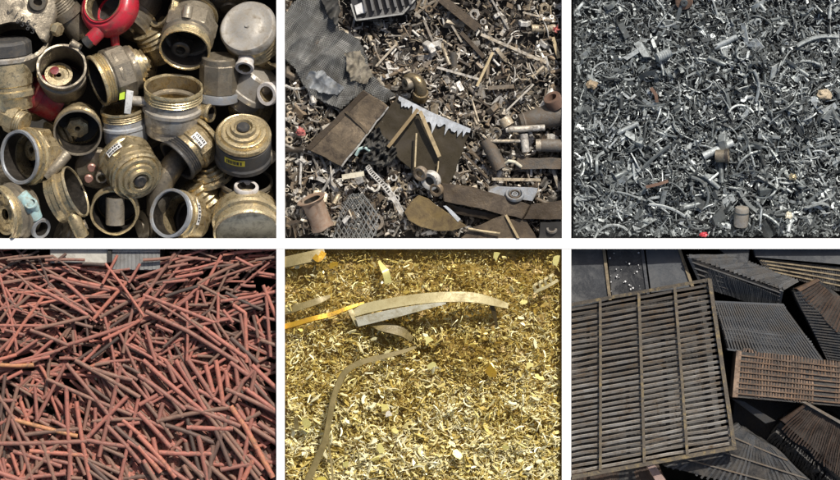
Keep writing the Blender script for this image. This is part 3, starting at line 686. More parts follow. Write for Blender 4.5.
tr(C_, 4, 2.9, .55, [(265,15),(450,240)], [(510,145),(350,310)], [(45,235),(130,480)], [(425,260),(560,410)], [(345,320),(500,345)], [(490,240),(560,300)], [(460,265),(575,360)])
tr(C_, 4, 3.1, .5, [(300,0),(560,150)], [(370,35),(530,80)])
tr(C_, 4, 3.0, .72, [(305,165),(360,480)], [(265,110),(285,460)])
tr(C_, 4, 2.8, 1.0, [(60,240),(310,305)], [(0,20),(135,20)])
tr(D, 4, 2.9, .5, [(240,120),(375,200)], [(60,310),(75,380)], [(430,240),(490,210)], [(420,80),(380,170)], [(440,380),(500,440)], [(150,360),(260,470)], [(50,90),(100,140)], [(5,180),(80,140)],
   [(100,170),(80,250)], [(470,40),(450,130)], [(390,20),(400,100)], [(350,40),(360,110)], [(120,20),(150,90)], [(180,420),(215,475)], [(190,330),(200,370)], [(330,440),(460,415)], [(20,90),(60,130)],
   [(260,390),(300,350)], [(130,150),(180,230)], [(240,60),(280,110)], [(400,200),(430,240)], [(20,400),(60,460)])
tr(D, 4, 3.2, .56, [(20,0),(290,230)], [(150,0),(270,200)], [(190,185),(410,265)], [(350,115),(550,210)], [(370,10),(440,60)], [(430,115),(545,200)], [(300,340),(280,480)], [(420,480),(460,400)],
   [(170,10),(230,120)], [(455,270),(550,330)], [(0,210),(130,350)], [(0,60),(190,200)], [(480,250),(550,300)])
tr(D, 4, 3.0, .3, [(110,260),(300,330)], [(310,280),(370,425)], [(75,245),(365,190)])
tr(D, 4, 3.2, .8, [(310,0),(340,180)], [(85,370),(295,375)], [(195,270),(380,275)], [(0,300),(150,470)], [(0,345),(90,450)], [(270,20),(300,130)], [(455,20),(550,110)], [(200,0),(300,150)])
tr(D, 4, 3.6, .92, [(370,185),(430,270),(540,470)])

RP = random.Random(11)
def field_angle(px, py):
    """the lie of the heap: level near the top, falling to the right further down"""
    u = px/276; v = (py-249)/231
    if v < .3: return RP.gauss(-8 if u < .5 else 18, 26)
    if v < .55: return RP.gauss(-28 if u > .4 else 20, 34) if RP.random() < .8 else RP.uniform(-90, 90)
    if u < .3: return RP.choice((RP.gauss(-70, 20), RP.gauss(50, 25), RP.gauss(-20, 15)))
    return RP.gauss(-48, 17) if RP.random() < .72 else RP.uniform(-90, 90)
def crest(px):
    """photo row of the far edge of the heap"""
    if 62 < px < 158: return 262 + 4*math.sin(px*.13)
    return 250
heap4 = Heap(4, -1.0)
a4 = BIN[4]
def rand_pipe(lmul=1.0):
    for _ in range(60):
        px = RP.uniform(-20, 274); py = RP.uniform(250, 500)
        v = (py-249)/231
        L = RP.uniform(26, 66)*(.6+.6*v)*lmul; r = (1.15+1.25*v)*RP.uniform(.85, 1.15)
        th = math.radians(field_angle(px, py)); dx, dy = math.cos(th)*L/2, -math.sin(th)*L/2
        q = [(px-dx, py-dy), (px+dx, py+dy)]
        dark = (px < 130 and 335 < py < 425 and px*.3+py < 440) or (205 < px and 268 < py < 300)
        if dark and RP.random() < .6: continue
        if all(max(a4[1]-6, crest(x)-3 if 50 < x < 165 else -99) < y for x, y in q): return q, r, min(.88, max(0, RP.gauss(.52, .23)))
    return None
def lay_pipe(q, r, sink):
    za, zb = heap4.rest(q[0], q[-1], r, sink)
    heap4.stamp(q[0], q[-1], za, zb, r)
    return za, zb
def pipe_path(q, za, zb):
    L = sum(math.dist(q[i], q[i+1]) for i in range(len(q)-1)); out = []; acc = 0
    for i, pnt in enumerate(q):
        if i: acc += math.dist(q[i-1], q[i])
        out.append(W(pnt[0], pnt[1], za+(zb-za)*acc/L))
    if len(out) == 2:
        a, b = out; m = (a+b)/2; d = (b-a); n = Vector((-d.y, d.x, 0)); n.normalize()
        k = RP.gauss(0, .012)*d.length
        out = [a, a.lerp(b, .3)+n*k*.8, m+n*k, a.lerp(b, .7)+n*k*.8, b]
    else:   # a bent one: round the corner
        o2 = [out[0]]
        for i in range(1, len(out)-1):
            o2 += [out[i].lerp(out[i-1], .12), out[i], out[i].lerp(out[i+1], .12)]
        out = o2 + [out[-1]]
    return out
# the buried bulk of the heap: past counting, one object
mb = MB()
for i in range(1400):
    s_ = rand_pipe(1.0 if i > 250 else 1.3)
    if not s_: continue
    q, r, tone = s_
    za, zb = lay_pipe(q, r, .17 if i < 1000 else .12)
    V, F = pipe(pipe_path(q, za, zb), r/100, n=8)
    mb.add(V, F, tone)
TONEW = lambda t: 'grey brown' if t < .28 else 'dull red' if t < .5 else 'rusty red' if t < .68 else 'salmon red' if t < .85 else 'bright orange red'
labels4 = {}
loose = []
ntr = len(TR)
for i in range(600):
    if len(loose) >= 296 - ntr: break
    s_ = rand_pipe(1.6)
    if s_: loose.append(s_)
pipes4 = []
for q, r, tone in loose: pipes4.append(([*q], r, tone))
trs = list(TR)
trs.sort(key=lambda t: sum(math.dist(t[0][k], t[0][k+1]) for k in range(len(t[0])-1)) + RP.uniform(-25, 25))
loose_n = len(pipes4)
for q, r, tone in trs:
    tone = tone if tone > .88 else min(.88, max(0, tone + RP.gauss(0, .16)))
    if any(x > 270 for x, y in q) and len(q) == 2: q = sorted(q); q[1] = (q[1][0]+6, q[1][1]+6*(q[1][1]-q[0][1])/max(4, q[1][0]-q[0][0]))
    fy = (min(y for x, y in q)-249)/231
    pipes4.append((q, r*(.70+.16*fy), tone))
used4 = {}
rows4 = []
for k, (q, r, tone) in enumerate(pipes4):
    za, zb = lay_pipe(q, r, .055)
    rows4.append([q, r, tone, za, zb])
top4 = np.percentile(heap4.h[30:-5, 10:-5], 97)
shift4 = .02 - top4                      # bring the finished heap up level with the tray rim
for k, (q, r, tone, za, zb) in enumerate(rows4):
    lift = shift4
    if any(y < 264 and 46 < x < 164 for x, y in q): za, zb = max(za, .045-lift), max(zb, .045-lift)
    V, F = pipe(pipe_path(q, za+lift, zb+lift), r/100, n=12)
    L = sum(math.dist(q[j], q[j+1]) for j in range(len(q)-1))
    mx, my = (q[0][0]+q[-1][0])/2, (q[0][1]+q[-1][1])/2
    an = math.degrees(math.atan2(-(q[-1][1]-q[0][1]), q[-1][0]-q[0][0])); an = (an+90) % 180 - 90
    lean = 'level' if abs(an) < 14 else 'upright' if abs(an) > 72 else ('sloping up rightward' if an > 0 else 'sloping down rightward')
    if len(q) > 2 and k >= loose_n and tone > .7: lean = 'bent end, upright' if abs(an) > 60 else 'bent, ' + lean
    size = 'short' if L < 26 else 'long' if L > 52 else 'medium'
    rr, cc = zone(4, mx, my)
    lab = f'{size} {TONEW(tone)} pipe {lean}, {cc}, {rr} of heap'
    n_ = MB().add(V, F, tone)
    mk('rusty_pipe', n_, M_PIPE, smooth=50, clip=4, label=lab, cat='pipe', group='loose red pipes on the rusty pipe heap')
sm = mk('pipe_heap', mb, M_PIPE, smooth=50, clip=4, label='tangled mass of rusty red pipes buried deep in the heap', cat='pipe heap', kind='stuff')
sm.location.z += shift4
# concrete wall, dark post and grey sheet beyond the crest of the heap
M_CONC = mat('pale concrete', [(0, (.30, .29, .26)), (.5, (.46, .44, .39)), (1, (.56, .54, .48))], 0, .85, dirt=(.22, .2, .17), dirt_amt=.3, scale=3, bump=.3, var=.3)
M_GSHEET = mat('grey sheet', [(0, (.16, .16, .155)), (.5, (.26, .26, .25)), (1, (.33, .33, .31))], .2, .6, dirt=(.12, .11, .1), dirt_amt=.35, scale=4, bump=.2)
M_DARK = mat('dark iron', [(0, (.015, .015, .015)), (.5, (.035, .033, .03)), (1, (.07, .065, .06))], .3, .6, scale=5, bump=.2)
V, F = prism([W(50,263,.0), W(111,263,.0), W(111,249.6,.0), W(50,249.6,.0)], (0, 0, -.9), .008)
mk('concrete_wall', MB().add(V, F, .55), M_CONC, clip=4, smooth=30, label='pale concrete wall behind the crest of the red pipe heap', cat='wall')
sr = root('metal_sheet', W(134, 258, -.2), 'grey metal sheet standing beside the dark post behind the red pipes', 'sheet')
mbs = MB()
for i in range(12):
    x = 112+4.0*i
    V, F = prism([W(x,270,-.01), W(x+3.9,270,-.01), W(x+3.9,249.6,-.01+.006), W(x,249.6,-.01+.006)], (0, 0, -.8-.01*(i % 2)), .003 if i % 2 else .008); mbs.add(V, F, .35+.05*(i % 3))
mk('corrugated_panel', mbs, M_GSHEET, sr, clip=4, smooth=30)
V, F = prism([W(112,252.2,-.004+.02), W(160,252.2,-.004+.02), W(160,249.6,-.004+.02), W(112,249.6,-.004+.02)], (0, 0, -.02), .004)
mk('top_rail', MB().add(V, F, .8), M_GSHEET, sr, clip=4)
V, F = prism([W(107.5,263,-.0+.03), W(111.5,263,-.0+.03), W(111.5,249.7,-.0+.03), W(107.5,249.7,-.0+.03)], (0, 0, -.9), .008)
mk('steel_post', MB().add(V, F, .5), M_DARK, clip=4, smooth=30, label='narrow dark post between the concrete wall and the grey sheet', cat='post')
# ================================================================== compartment 5: brass turnings and offcut strip
M_SHAV = mat('brass turnings', [(0, (.12, .07, .012)), (.22, (.30, .195, .036)), (.46, (.57, .43, .10)), (.7, (.81, .69, .26)), (1, (.94, .89, .58))], .15, .36, dirt=(.2, .13, .03), dirt_amt=.25, scale=12, bump=.1, var=.12)
M_GOLD = mat('bright yellow brass', [(0, (.42, .3, .03)), (.5, (.72, .6, .13)), (1, (.86, .78, .3))], .35, .35, dirt=(.4, .3, .06), dirt_amt=.2, scale=10, bump=.1)
M_STRIP = mat('brass offcut strip', [(0, (.10, .075, .022)), (.45, (.27, .215, .09)), (.8, (.5, .44, .24)), (1, (.70, .67, .52))], .15, .42, dirt=(.26, .2, .08), dirt_amt=.34, scale=4, bump=.3, var=.34)
M_DPLATE5 = mat('shadow brown brass', [(0, (.05, .035, .012)), (1, (.14, .1, .04))], .3, .5, bump=.2)  # shade on the band's underside put into the brass colour
M_ORANGE = mat('orange brass', [(0, (.3, .14, .012)), (.5, (.56, .3, .02)), (1, (.72, .45, .05))], .5, .35, dirt=(.2, .1, .02), dirt_amt=.3, scale=9, bump=.2)
R5 = random.Random(55)
heap5 = Heap(5, -.3)
mb5 = MB()
base_sheet(mb5, 5, -.12, .04, .22)
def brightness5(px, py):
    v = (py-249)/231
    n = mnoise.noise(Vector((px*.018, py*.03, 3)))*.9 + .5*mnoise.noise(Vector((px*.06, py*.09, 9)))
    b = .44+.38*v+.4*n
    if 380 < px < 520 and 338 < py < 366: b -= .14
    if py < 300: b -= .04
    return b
def flake(rp):
    q = rp.random()
    if q < .42:                                   # curled chip
        a = rp.uniform(.8, 2.6); n = 5; r = .5/math.sin(min(a/2, PI/2))
        return sweep([(r*math.sin(t), 0, r*math.cos(t)-r*.8) for t in np.linspace(-a/2, a/2, n)], rsec(rp.uniform(.28, .6), .05), up=(0, 1, .01))
    if q < .8:                                   # thin needle
        k = rp.gauss(0, .2)
        return sweep([(t-.5, k*math.sin(t*PI), 0) for t in np.linspace(0, 1, 4)], rsec(.1, .07))
    n = rp.choice((4, 5, 5))
    return prism([(.5*math.cos(2*PI*i/n)*rp.uniform(.5, 1.3), .24*math.sin(2*PI*i/n)*rp.uniform(.5, 1.2), rp.gauss(0, .08)) for i in range(n)], (0, 0, -.05))
for i in range(23000):
    px, py = R5.uniform(286.5, 560), R5.uniform(251, 500); v = (py-249)/231
    L = R5.lognormvariate(1.28, .4)*(.62+.68*v); L = min(L, 12); m_ = L*.5+.4
    px = min(max(px, 285+m_), 561.4-m_); py = min(max(py, 249.4+m_), 501-m_)
    z = float(heap5.get(px, py)); 
    bump_ = .05*mnoise.noise(Vector((px*.03, py*.04, 1)))+.03*mnoise.noise(Vector((px*.1, py*.12, 5)))
    zz = -.03 + bump_ + R5.random()**1.5*.04 - .07*(1-i/23000)
    M = Matrix.Translation(W(px, py, zz)) @ Matrix.Rotation(R5.gauss(.15, .9) if R5.random() < .6 else R5.uniform(0, PI), 4, 'Z') @ Matrix.Rotation(R5.gauss(0, .28), 4, 'Y') @ Matrix.Rotation(R5.gauss(0, .42), 4, 'X') @ Matrix.Scale(L/100, 4)
    V, F = flake(R5)
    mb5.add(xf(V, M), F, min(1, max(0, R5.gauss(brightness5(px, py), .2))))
mk('brass_turnings', mb5, M_SHAV, clip=5, smooth=30, label='glittering brass turnings and chips covering the lower middle bin', cat='turnings', kind='stuff')
def base5(px, py): return .035 + .05*mnoise.noise(Vector((px*.03, py*.04, 1)))+.03*mnoise.noise(Vector((px*.1, py*.12, 5)))
for i in range(290):
    py = 252 + 226*R5.random()**.75; px = R5.uniform(289, 558); v = (py-249)/231
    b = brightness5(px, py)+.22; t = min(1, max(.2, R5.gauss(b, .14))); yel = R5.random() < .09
    L = R5.uniform(5.5, 9.5)*(.75+.5*v); m_ = L*.6
    px = min(max(px, 285+m_), 561-m_); py = min(max(py, 249.6+m_), 498)
    V, F = flake(R5); W_ = V.max(0)-V.min(0)
    if W_[1] < .2: V[:, 1] *= 1.6
    an = R5.gauss(.2, .9)
    M = Matrix.Translation(W(px, py, base5(px, py)+.015)) @ Matrix.Rotation(an, 4, 'Z') @ Matrix.Rotation(R5.gauss(0, .3), 4, 'Y') @ Matrix.Rotation(R5.gauss(0, .4), 4, 'X') @ Matrix.Scale(L/100, 4)
    r_, c_ = zone(5, px, py)
    tw = 'bright yellow' if yel else 'brownish' if t < .42 else 'dull gold' if t < .6 else 'pale gold' if t < .8 else 'cream white'
    sw = 'small' if L < 7.5 else 'middling' if L < 9.5 else 'large'
    aw = 'lying level' if abs(math.sin(an)) < .35 else 'standing upright' if abs(math.cos(an)) < .35 else ('tilted up rightward' if math.tan(an) > 0 else 'tilted down rightward')
    mk('brass_chip', MB().add(xf(V, M), F, t), M_GOLD if yel else M_SHAV, clip=5, label=f'{sw} {tw} brass chip {aw}, {c_}, {r_}', cat='brass chip', group='larger chips on the brass turnings')
def ribbon(name, label, cat, path, w, th, m, tone, up=(0, 0, 1), scale=None, extra=None):
    P_ = [W(p[0], p[1], p[2]+.06) for p in path]
    # smooth the traced line
    Q = []
    for i in range(len(P_)-1):
        p0, p1, p2, p3 = P_[max(i-1, 0)], P_[i], P_[i+1], P_[min(i+2, len(P_)-1)]
        for t in np.linspace(0, 1, 6, False):
            Q.append(.5*((2*p1)+(p2-p0)*t+(2*p0-5*p1+4*p2-p3)*t*t+(3*p1-p0-3*p2+p3)*t**3))
    Q.append(P_[-1])
    sc = None
    if scale: sc = list(np.interp(np.linspace(0, 1, len(Q)), np.linspace(0, 1, len(scale)), scale))
    V, F = sweep(Q, rsec(w/100, th/100), up=up, scale=sc)
    return mk(name, MB().add(V, F, tone), m, extra, clip=5, smooth=30, label=label if not extra else None, cat=cat if not extra else None)
# arched strip: a band standing partly on edge, seen outside and inside
ar = root('brass_band', W(425, 310, -.1), 'wide cream brass band arching across the upper middle of the turnings', 'band')
ribbon('outer_face', '', '', [(352, 312.5, .0), (372, 307, .07), (398, 302, .13), (424, 298.5, .17), (450, 297, .18), (472, 297.5, .15), (490, 301, .08), (508, 306, .0)], 11, 1.2, M_STRIP, .72, up=(0, .45, 1), scale=[1, 1, 1, 1, 1, .98, .85, .5], extra=ar)
ribbon('inner_face', '', '', [(357, 322, .05), (376, 317.5, .1), (400, 312, .16), (424, 307, .2), (446, 303, .2)], 9.5, 1, M_STRIP, 1.0, up=(0, -.25, 1), scale=[1, 1, .9, .6, .2], extra=ar)
ribbon('end_fold', '', '', [(349.5, 309, .02), (353, 316, .03), (358, 325.5, 0)], 5, 1.2, M_STRIP, .72, up=(.4, 0, 1), extra=ar)
ribbon('brass_strip', 'short shadowed brown strip curling under the cream band', 'strip', [(371, 321, -.02), (380, 326, .05), (394, 329.5, .06), (404, 333, .04), (412, 340, .0)], 10.5, 1.2, M_STRIP, .08, up=(.2, .5, 1), scale=[.7, 1, 1, .9, .5])  # very low tone paints the shade under the band
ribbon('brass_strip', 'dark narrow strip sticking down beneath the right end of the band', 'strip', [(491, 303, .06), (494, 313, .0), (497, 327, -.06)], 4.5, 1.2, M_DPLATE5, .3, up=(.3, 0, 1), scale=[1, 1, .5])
ribbon('orange_strip', 'thin orange gold strip running in from the left edge to the band', 'strip', [(280, 328, -.12), (292, 325, -.03), (312, 319, .035), (330, 315, .03), (346, 309, .03), (364, 302.5, .0)], 5, 2, M_ORANGE, .75, up=(0, .4, 1), scale=[1.2, 1.1, 1, .9, .8, .4])
ribbon('grey_strip', 'dull grey brown strip above the thin orange strip on the left', 'strip', [(280, 313, -.1), (296, 308, .0), (318, 301, .03), (330, 296, -.02)], 7, 1.5, M_STRIP, .38, up=(0, .3, 1), scale=[1, 1, .9, .4])
ribbon('long_strip', 'long thin brown strip bending down to the bottom left edge', 'strip', [(416, 347, -.03), (404, 351, .02), (386, 356, .05), (362, 362, .07), (346, 371, .08), (338, 385, .09), (333, 400, .1), (329, 420, .1), (325, 440, .09), (317, 460, .07), (307, 482, .05), (302, 495, .03)], 5.4, 1.4, M_STRIP, .3, up=(.55, .2, 1), scale=[.4, .7, .9, 1, 1.1, 1.1, 1.1, 1.1, 1.15, 1.2, 1.3, 1.3])
ribbon('thin_strip', 'hair thin strip hanging beside the long brown strip near the bottom', 'strip', [(327, 430, .09), (328.5, 444, .05), (331, 460, .03), (333, 482, .02)], 2.2, 1, M_STRIP, .4)
ribbon('flat_bar', 'tan flat bar lying in the top left corner of the turnings', 'bar', [(280, 263.5, -.08), (296, 260, .02), (312, 256.5, .05), (325, 253.5, .04)], 11, 3, M_STRIP, .52, up=(0, .25, 1))
ribbon('orange_chip', 'orange brass scrap on the end of the tan flat bar', 'chip', [(314, 256, .1), (319, 259, .09), (324, 252, .08)], 6, 1, M_ORANGE, .7)
ribbon('yellow_clip', 'upright pale yellow clip at the top left of the turnings', 'clip', [(379, 261, -.03), (383, 268, .05), (386, 273, .07), (388, 283, .02)], 7.5, 1.2, M_GOLD, .95, up=(.3, 0, 1), scale=[.35, .8, 1, 1])
cb = root('brass_comb', W(545, 284, -.05), 'small toothed brass comb on the right above the band end', 'comb')
ribbon('spine', '', '', [(534, 292, .04), (546, 287, .06), (558, 280, .06)], 3, 1.5, M_STRIP, .8, extra=cb)
for k in range(4):
    x, y = 535.5+k*5.3, 290.5-k*3
    ribbon('tooth', '', '', [(x, y, .05), (x-1, y-5, .07), (x+2, y-7, .05)], 2.6, 1.2, M_STRIP, .72, extra=cb)
for px, py, w_, h_, an, m, t, lb in [(307, 424, 12, 12, 22, M_GOLD, .85, 'square yellow flake standing at the left edge'), (296.5, 424, 7, 13, 4, M_STRIP, .2, 'dark brown flake beside the square yellow flake'), (384, 407, 8, 8, 20, M_GOLD, .8, 'bright yellow flake above the pinkish square'),
        (388.5, 414, 7.5, 6.5, 8, M_CREAM, .9, 'pinkish cream square chip below the bright yellow flake'), (492, 371, 16, 11, -30, M_ORANGE, .9, 'bright orange crumpled scrap right of centre'), (428, 340, 9, 8, 30, M_GOLD, 1, 'yellow star like flake below the cream band'), (524, 302, 9, 5, 10, M_GOLD, .95, 'yellow flake right of the band end'),
        (457, 454, 11, 8, -35, M_GOLD, .95, 'large yellow flake at the bottom centre'), (505, 448, 7, 6, 15, M_GOLD, .8, 'yellow flake at the bottom right'), (529, 365, 8, 7, 20, M_GOLD, .95, 'yellow flake at the right edge under the brown patch'), (496, 256, 9, 6, 60, M_GOLD, .9, 'pale yellow flake at the top edge'),
        (381, 449, 7, 10, 15, M_GOLD, .9, 'tall yellow flake left of centre near the bottom'), (346, 464, 8, 7, 40, M_GOLD, .8, 'yellow flake right of the long brown strip'), (334, 265, 9, 6, 20, M_ORANGE, .9, 'orange gold scrap right of the tan flat bar'), (556, 260, 10, 6, 70, M_GOLD, .95, 'yellow flake in the top right corner'), (322, 480, 10, 8, 30, M_GOLD, .5, 'dull gold flake at the bottom edge'),
        (432, 365, 9, 7, 15, M_GOLD, 1, 'cream yellow flake in the middle of the turnings'), (395, 430, 8, 6, -40, M_GOLD, .9, 'small yellow flake in the lower left half')]:
    rp = random.Random(px*7+py); c = W(px, py, base5(px, py)+.05); a = math.radians(an)
    ux, uy = Vector((math.cos(a), math.sin(a), .15)), Vector((-math.sin(a), math.cos(a), rp.uniform(-.3, .4)))
    pts = []
    for i in range(7):
        t_ = 2*PI*i/7+.3; q = 1/max(abs(math.cos(t_)), abs(math.sin(t_)))*rp.uniform(.55, 1.2)
        pts.append(c+ux*math.cos(t_)*q*w_/200+uy*math.sin(t_)*q*h_/200)
    V, F = prism(pts, (0, 0, -.012), .002); mk('brass_flake', MB().add(V, F, t), m, clip=5, smooth=25, label=lb, cat='flake')
# ================================================================== compartment 2: mixed scrap with plates, netting and bars
M_SCRAP = mat('mixed scrap', [(0, (.022, .02, .017)), (.14, (.085, .06, .04)), (.28, (.13, .125, .112)), (.42, (.255, .185, .115)), (.55, (.32, .305, .275)), (.7, (.47, .385, .26)), (.84, (.58, .56, .52)), (1, (.80, .77, .70))], .3, .48, dirt=(.07, .055, .04), dirt_amt=.36, scale=11, bump=.25, var=.16)
M_BPLATE = mat('brown steel plate', [(0, (.04, .03, .02)), (.5, (.12, .088, .055)), (1, (.28, .215, .14))], .45, .36, dirt=(.05, .036, .024), dirt_amt=.5, scale=5.5, bump=.4, var=.5)
M_DPLATE = mat('dark oily plate', [(0, (.03, .024, .015)), (.5, (.075, .06, .036)), (1, (.15, .12, .075))], .35, .33, dirt=(.05, .04, .03), dirt_amt=.35, scale=2, bump=.12, var=.4)
M_GPLATE = mat('golden rusty plate', [(0, (.09, .06, .02)), (.5, (.2, .14, .055)), (1, (.33, .26, .13))], .15, .5, dirt=(.09, .06, .03), dirt_amt=.42, scale=5, bump=.4, var=.35)
M_PAINT = mat('pale blue paint', [(0, (.36, .39, .43)), (.5, (.55, .585, .625)), (1, (.74, .76, .79))], 0, .5, dirt=(.3, .3, .29), dirt_amt=.38, scale=7, bump=.3)
M_WOOD = mat('old wood', [(0, (.2, .14, .07)), (.5, (.4, .3, .16)), (1, (.58, .48, .3))], 0, .7, dirt=(.16, .12, .07), dirt_amt=.3, scale=6, bump=.2)
M_NET = mat('grey wire', [(0, (.09, .09, .085)), (.5, (.24, .245, .235)), (1, (.44, .44, .42))], .3, .5, dirt=(.1, .09, .075), dirt_amt=.3, scale=3, bump=.1, var=.3)
M_NETB = mat('folded grey netting', [(0, (.025, .024, .022)), (.5, (.075, .073, .067)), (1, (.2, .195, .18))], .1, .7, dirt=(.07, .065, .055), dirt_amt=.35, scale=4, bump=.5, var=.4, fine=90)
M_BAG = mat('pale film', [(0, (.14, .15, .16)), (.5, (.28, .3, .32)), (1, (.42, .45, .48))], 0, .5, dirt=(.16, .155, .14), dirt_amt=.35, scale=7, bump=.4, var=.3)
M_SAND = mat('sandy netting', [(0, (.13, .11, .08)), (.5, (.27, .24, .18)), (1, (.44, .4, .31))], .05, .75, dirt=(.12, .1, .08), dirt_amt=.4, scale=9, bump=.6, var=.4, fine=110)
M_CRATE = mat('dark plastic', [(0, (.02, .02, .021)), (.5, (.05, .05, .052)), (1, (.11, .11, .112))], 0, .4, dirt=(.1, .095, .085), dirt_amt=.25, scale=5, bump=.1)
M_IRON = mat('grey iron', [(0, (.05, .048, .044)), (.5, (.12, .115, .105)), (1, (.25, .24, .22))], .3, .5, dirt=(.12, .09, .062), dirt_amt=.56, scale=6, bump=.6)
M_TEAL = mat('teal paint', [(0, (.28, .42, .4)), (1, (.5, .64, .6))], 0, .5, dirt=(.3, .3, .25), dirt_amt=.3, scale=9, bump=.2)
M_PINK = mat('coral pink plastic', [(0, (.38, .08, .075)), (1, (.6, .17, .15))], 0, .55, dirt=(.25, .12, .1), dirt_amt=.4, scale=14, bump=.2)
R2 = random.Random(23)
heap2 = Heap(2, -.4)
mb2 = MB()
base_sheet(mb2, 2, -.55, .02, .0)  # black tone stands for the shade between the scrap pieces
before2 = set(bpy.data.objects)
KINDS2 = ['chunk']*9 + ['ring']*5 + ['nut']*5 + ['bolt']*6 + ['tube']*6 + ['bracket']*5 + ['plate']*5 + ['rod']*7 + ['strip']*5 + ['arc']*4 + ['curl']*2
def tone2(): return min(1, max(0, R2.choice((R2.gauss(.18, .12), R2.gauss(.42, .16), R2.gauss(.8, .14)))))
for i in range(5600):
    px, py = R2.uniform(286, 560), R2.uniform(-20, 236.5); k = R2.choice(KINDS2)
    L = min(27, R2.lognormvariate(1.98, .5)*(.8+.35*py/238))
    if k in ('ring', 'nut', 'chunk', 'plate'): L *= .65
    if k == 'rod': L *= 1.5
    m_ = L*.5+.5; px = min(max(px, 285+m_), 561.4-m_); py = min(max(py, -21+m_), 237.6-m_)
    V, F = bit_shape(k, R2); mb2.add(xf(V, settle(heap2, px, py, L, R2, .032)), F, tone2())
WORD2 = {'rod': ('metal_rod', 'rod'), 'arc': ('bent_rod', 'bent rod'), 'strip': ('metal_strip', 'strip'), 'plate': ('metal_plate', 'plate'), 'tube': ('short_tube', 'tube'), 'bracket': ('metal_bracket', 'bracket'), 'curl': ('metal_curl', 'curl'),
         'bolt': ('steel_bolt', 'bolt'), 'ring': ('metal_ring', 'ring'), 'nut': ('hex_nut', 'nut'), 'chunk': ('metal_chunk', 'chunk')}
it2 = []
BIG2 = ['rod']*5 + ['tube']*5 + ['ring']*4 + ['bolt']*4 + ['bracket']*4 + ['nut']*3 + ['chunk']*4 + ['strip']*4 + ['plate']*2 + ['arc']*2
for i in range(210):
    px, py = R2.uniform(290, 556), R2.uniform(-10, 232)
    if px < 375 and py < 100: continue
    k = R2.choice(BIG2); L = R2.uniform(9, 19)*(1.4 if k in ('rod', 'strip') else .62 if k in ('ring', 'nut', 'chunk', 'plate') else .9)
    m_ = L*.5+1; it2.append((min(max(px, 286+m_), 560-m_), min(max(py, -20+m_), 236-m_), L, k, None, min(1, tone2()*.75+.22)))
# pale fittings in the lower left and beside the dark plate
for x, y, L, k, t in [(402, 183, 9, 'ring', .95), (410, 190, 8, 'ring', .9), (394, 178, 8, 'nut', .9), (388, 170, 7, 'chunk', .75), (416, 184, 9, 'bolt', 1), (376, 188, 11, 'ring', 1), (397, 193, 8, 'ring', .95), (405, 175, 7, 'chunk', .95), (300, 162, 8, 'chunk', .9), (290, 165, 8, 'chunk', .75),
                      (314, 172, 10, 'bracket', .85), (310, 178, 9, 'chunk', .9), (318, 165, 9, 'tube', .8), (322, 180, 10, 'chunk', .85), (340, 183, 10, 'chunk', .85), (346, 190, 9, 'bracket', .8), (336, 172, 9, 'tube', .85), (352, 186, 8, 'nut', .75), (305, 128, 8, 'chunk', .6), (295, 122, 10, 'bracket', .55),
                      (300, 97, 12, 'arc', .95), (299, 105, 11, 'bolt', .8), (312, 108, 9, 'ring', .6), (321, 118, 12, 'rod', .6), (330, 106, 10, 'chunk', .5), (407, 60, 14, 'rod', .9), (396, 57, 13, 'bracket', .95), (393, 70, 12, 'bolt', .9), (392, 45, 10, 'tube', .75), (364, 42, 12, 'rod', .8), (349, 34, 9, 'bracket', .8),
                      (452, 72, 12, 'tube', .9), (470, 80, 15, 'rod', .85), (460, 95, 12, 'tube', .8), (497, 100, 14, 'tube', .85), (466, 105, 12, 'rod', .8), (430, 100, 9, 'chunk', .8), (455, 58, 10, 'ring', .8), (473, 150, 16, 'strip', .8), (468, 162, 20, 'rod', .6), (477, 172, 12, 'plate', .75), (540, 170, 12, 'bracket', .9), (530, 172, 10, 'chunk', .9)]:
    it2.append((x, y, L, k, None, t))
made2 = []
for px, py, L, k, ang, tone in it2:
    V, F = bit_shape(k, R2); V = V/max(1e-6, max(np.ptp(V[:, 0]), np.ptp(V[:, 1])))
    made2.append((xf(V, settle(heap2, px, py, L, R2, .045, .3, ang, flat=k in ('ring', 'strip', 'plate'))), F, tone, k, px, py, L))
SH2 = -.05 - np.percentile(heap2.h[15:-10, 10:-10], 90)
for V, F, tone, k, px, py, L in made2:
    nm, ct = WORD2[k]; r_, c_ = zone(2, px, py)
    tw = 'black' if tone < .2 else 'dark brown' if tone < .42 else 'grey brown' if tone < .62 else 'pale grey' if tone < .86 else 'whitish'
    lw = 'tiny' if L < 8 else 'small' if L < 12 else 'medium' if L < 17 else 'long'
    V = V+np.array([0, 0, SH2]); V[:, 2] += min(0, .05-V[:, 2].max())
    mk(nm, MB().add(V, F, tone), M_SCRAP, clip=2, label=f'{lw} {tw} metal {ct} in the mixed scrap, {c_}, {r_}', cat=ct, group='larger loose pieces in the mixed scrap')
for a_ in mb2.v[1:]: a_[:, 2] += min(0, .04-SH2-a_[:, 2].max())
o = mk('mixed_scrap', mb2, M_SCRAP, clip=2, label='mass of small grey brown metal scrap filling the upper middle bin', cat='metal scrap', kind='stuff'); o.location.z += SH2

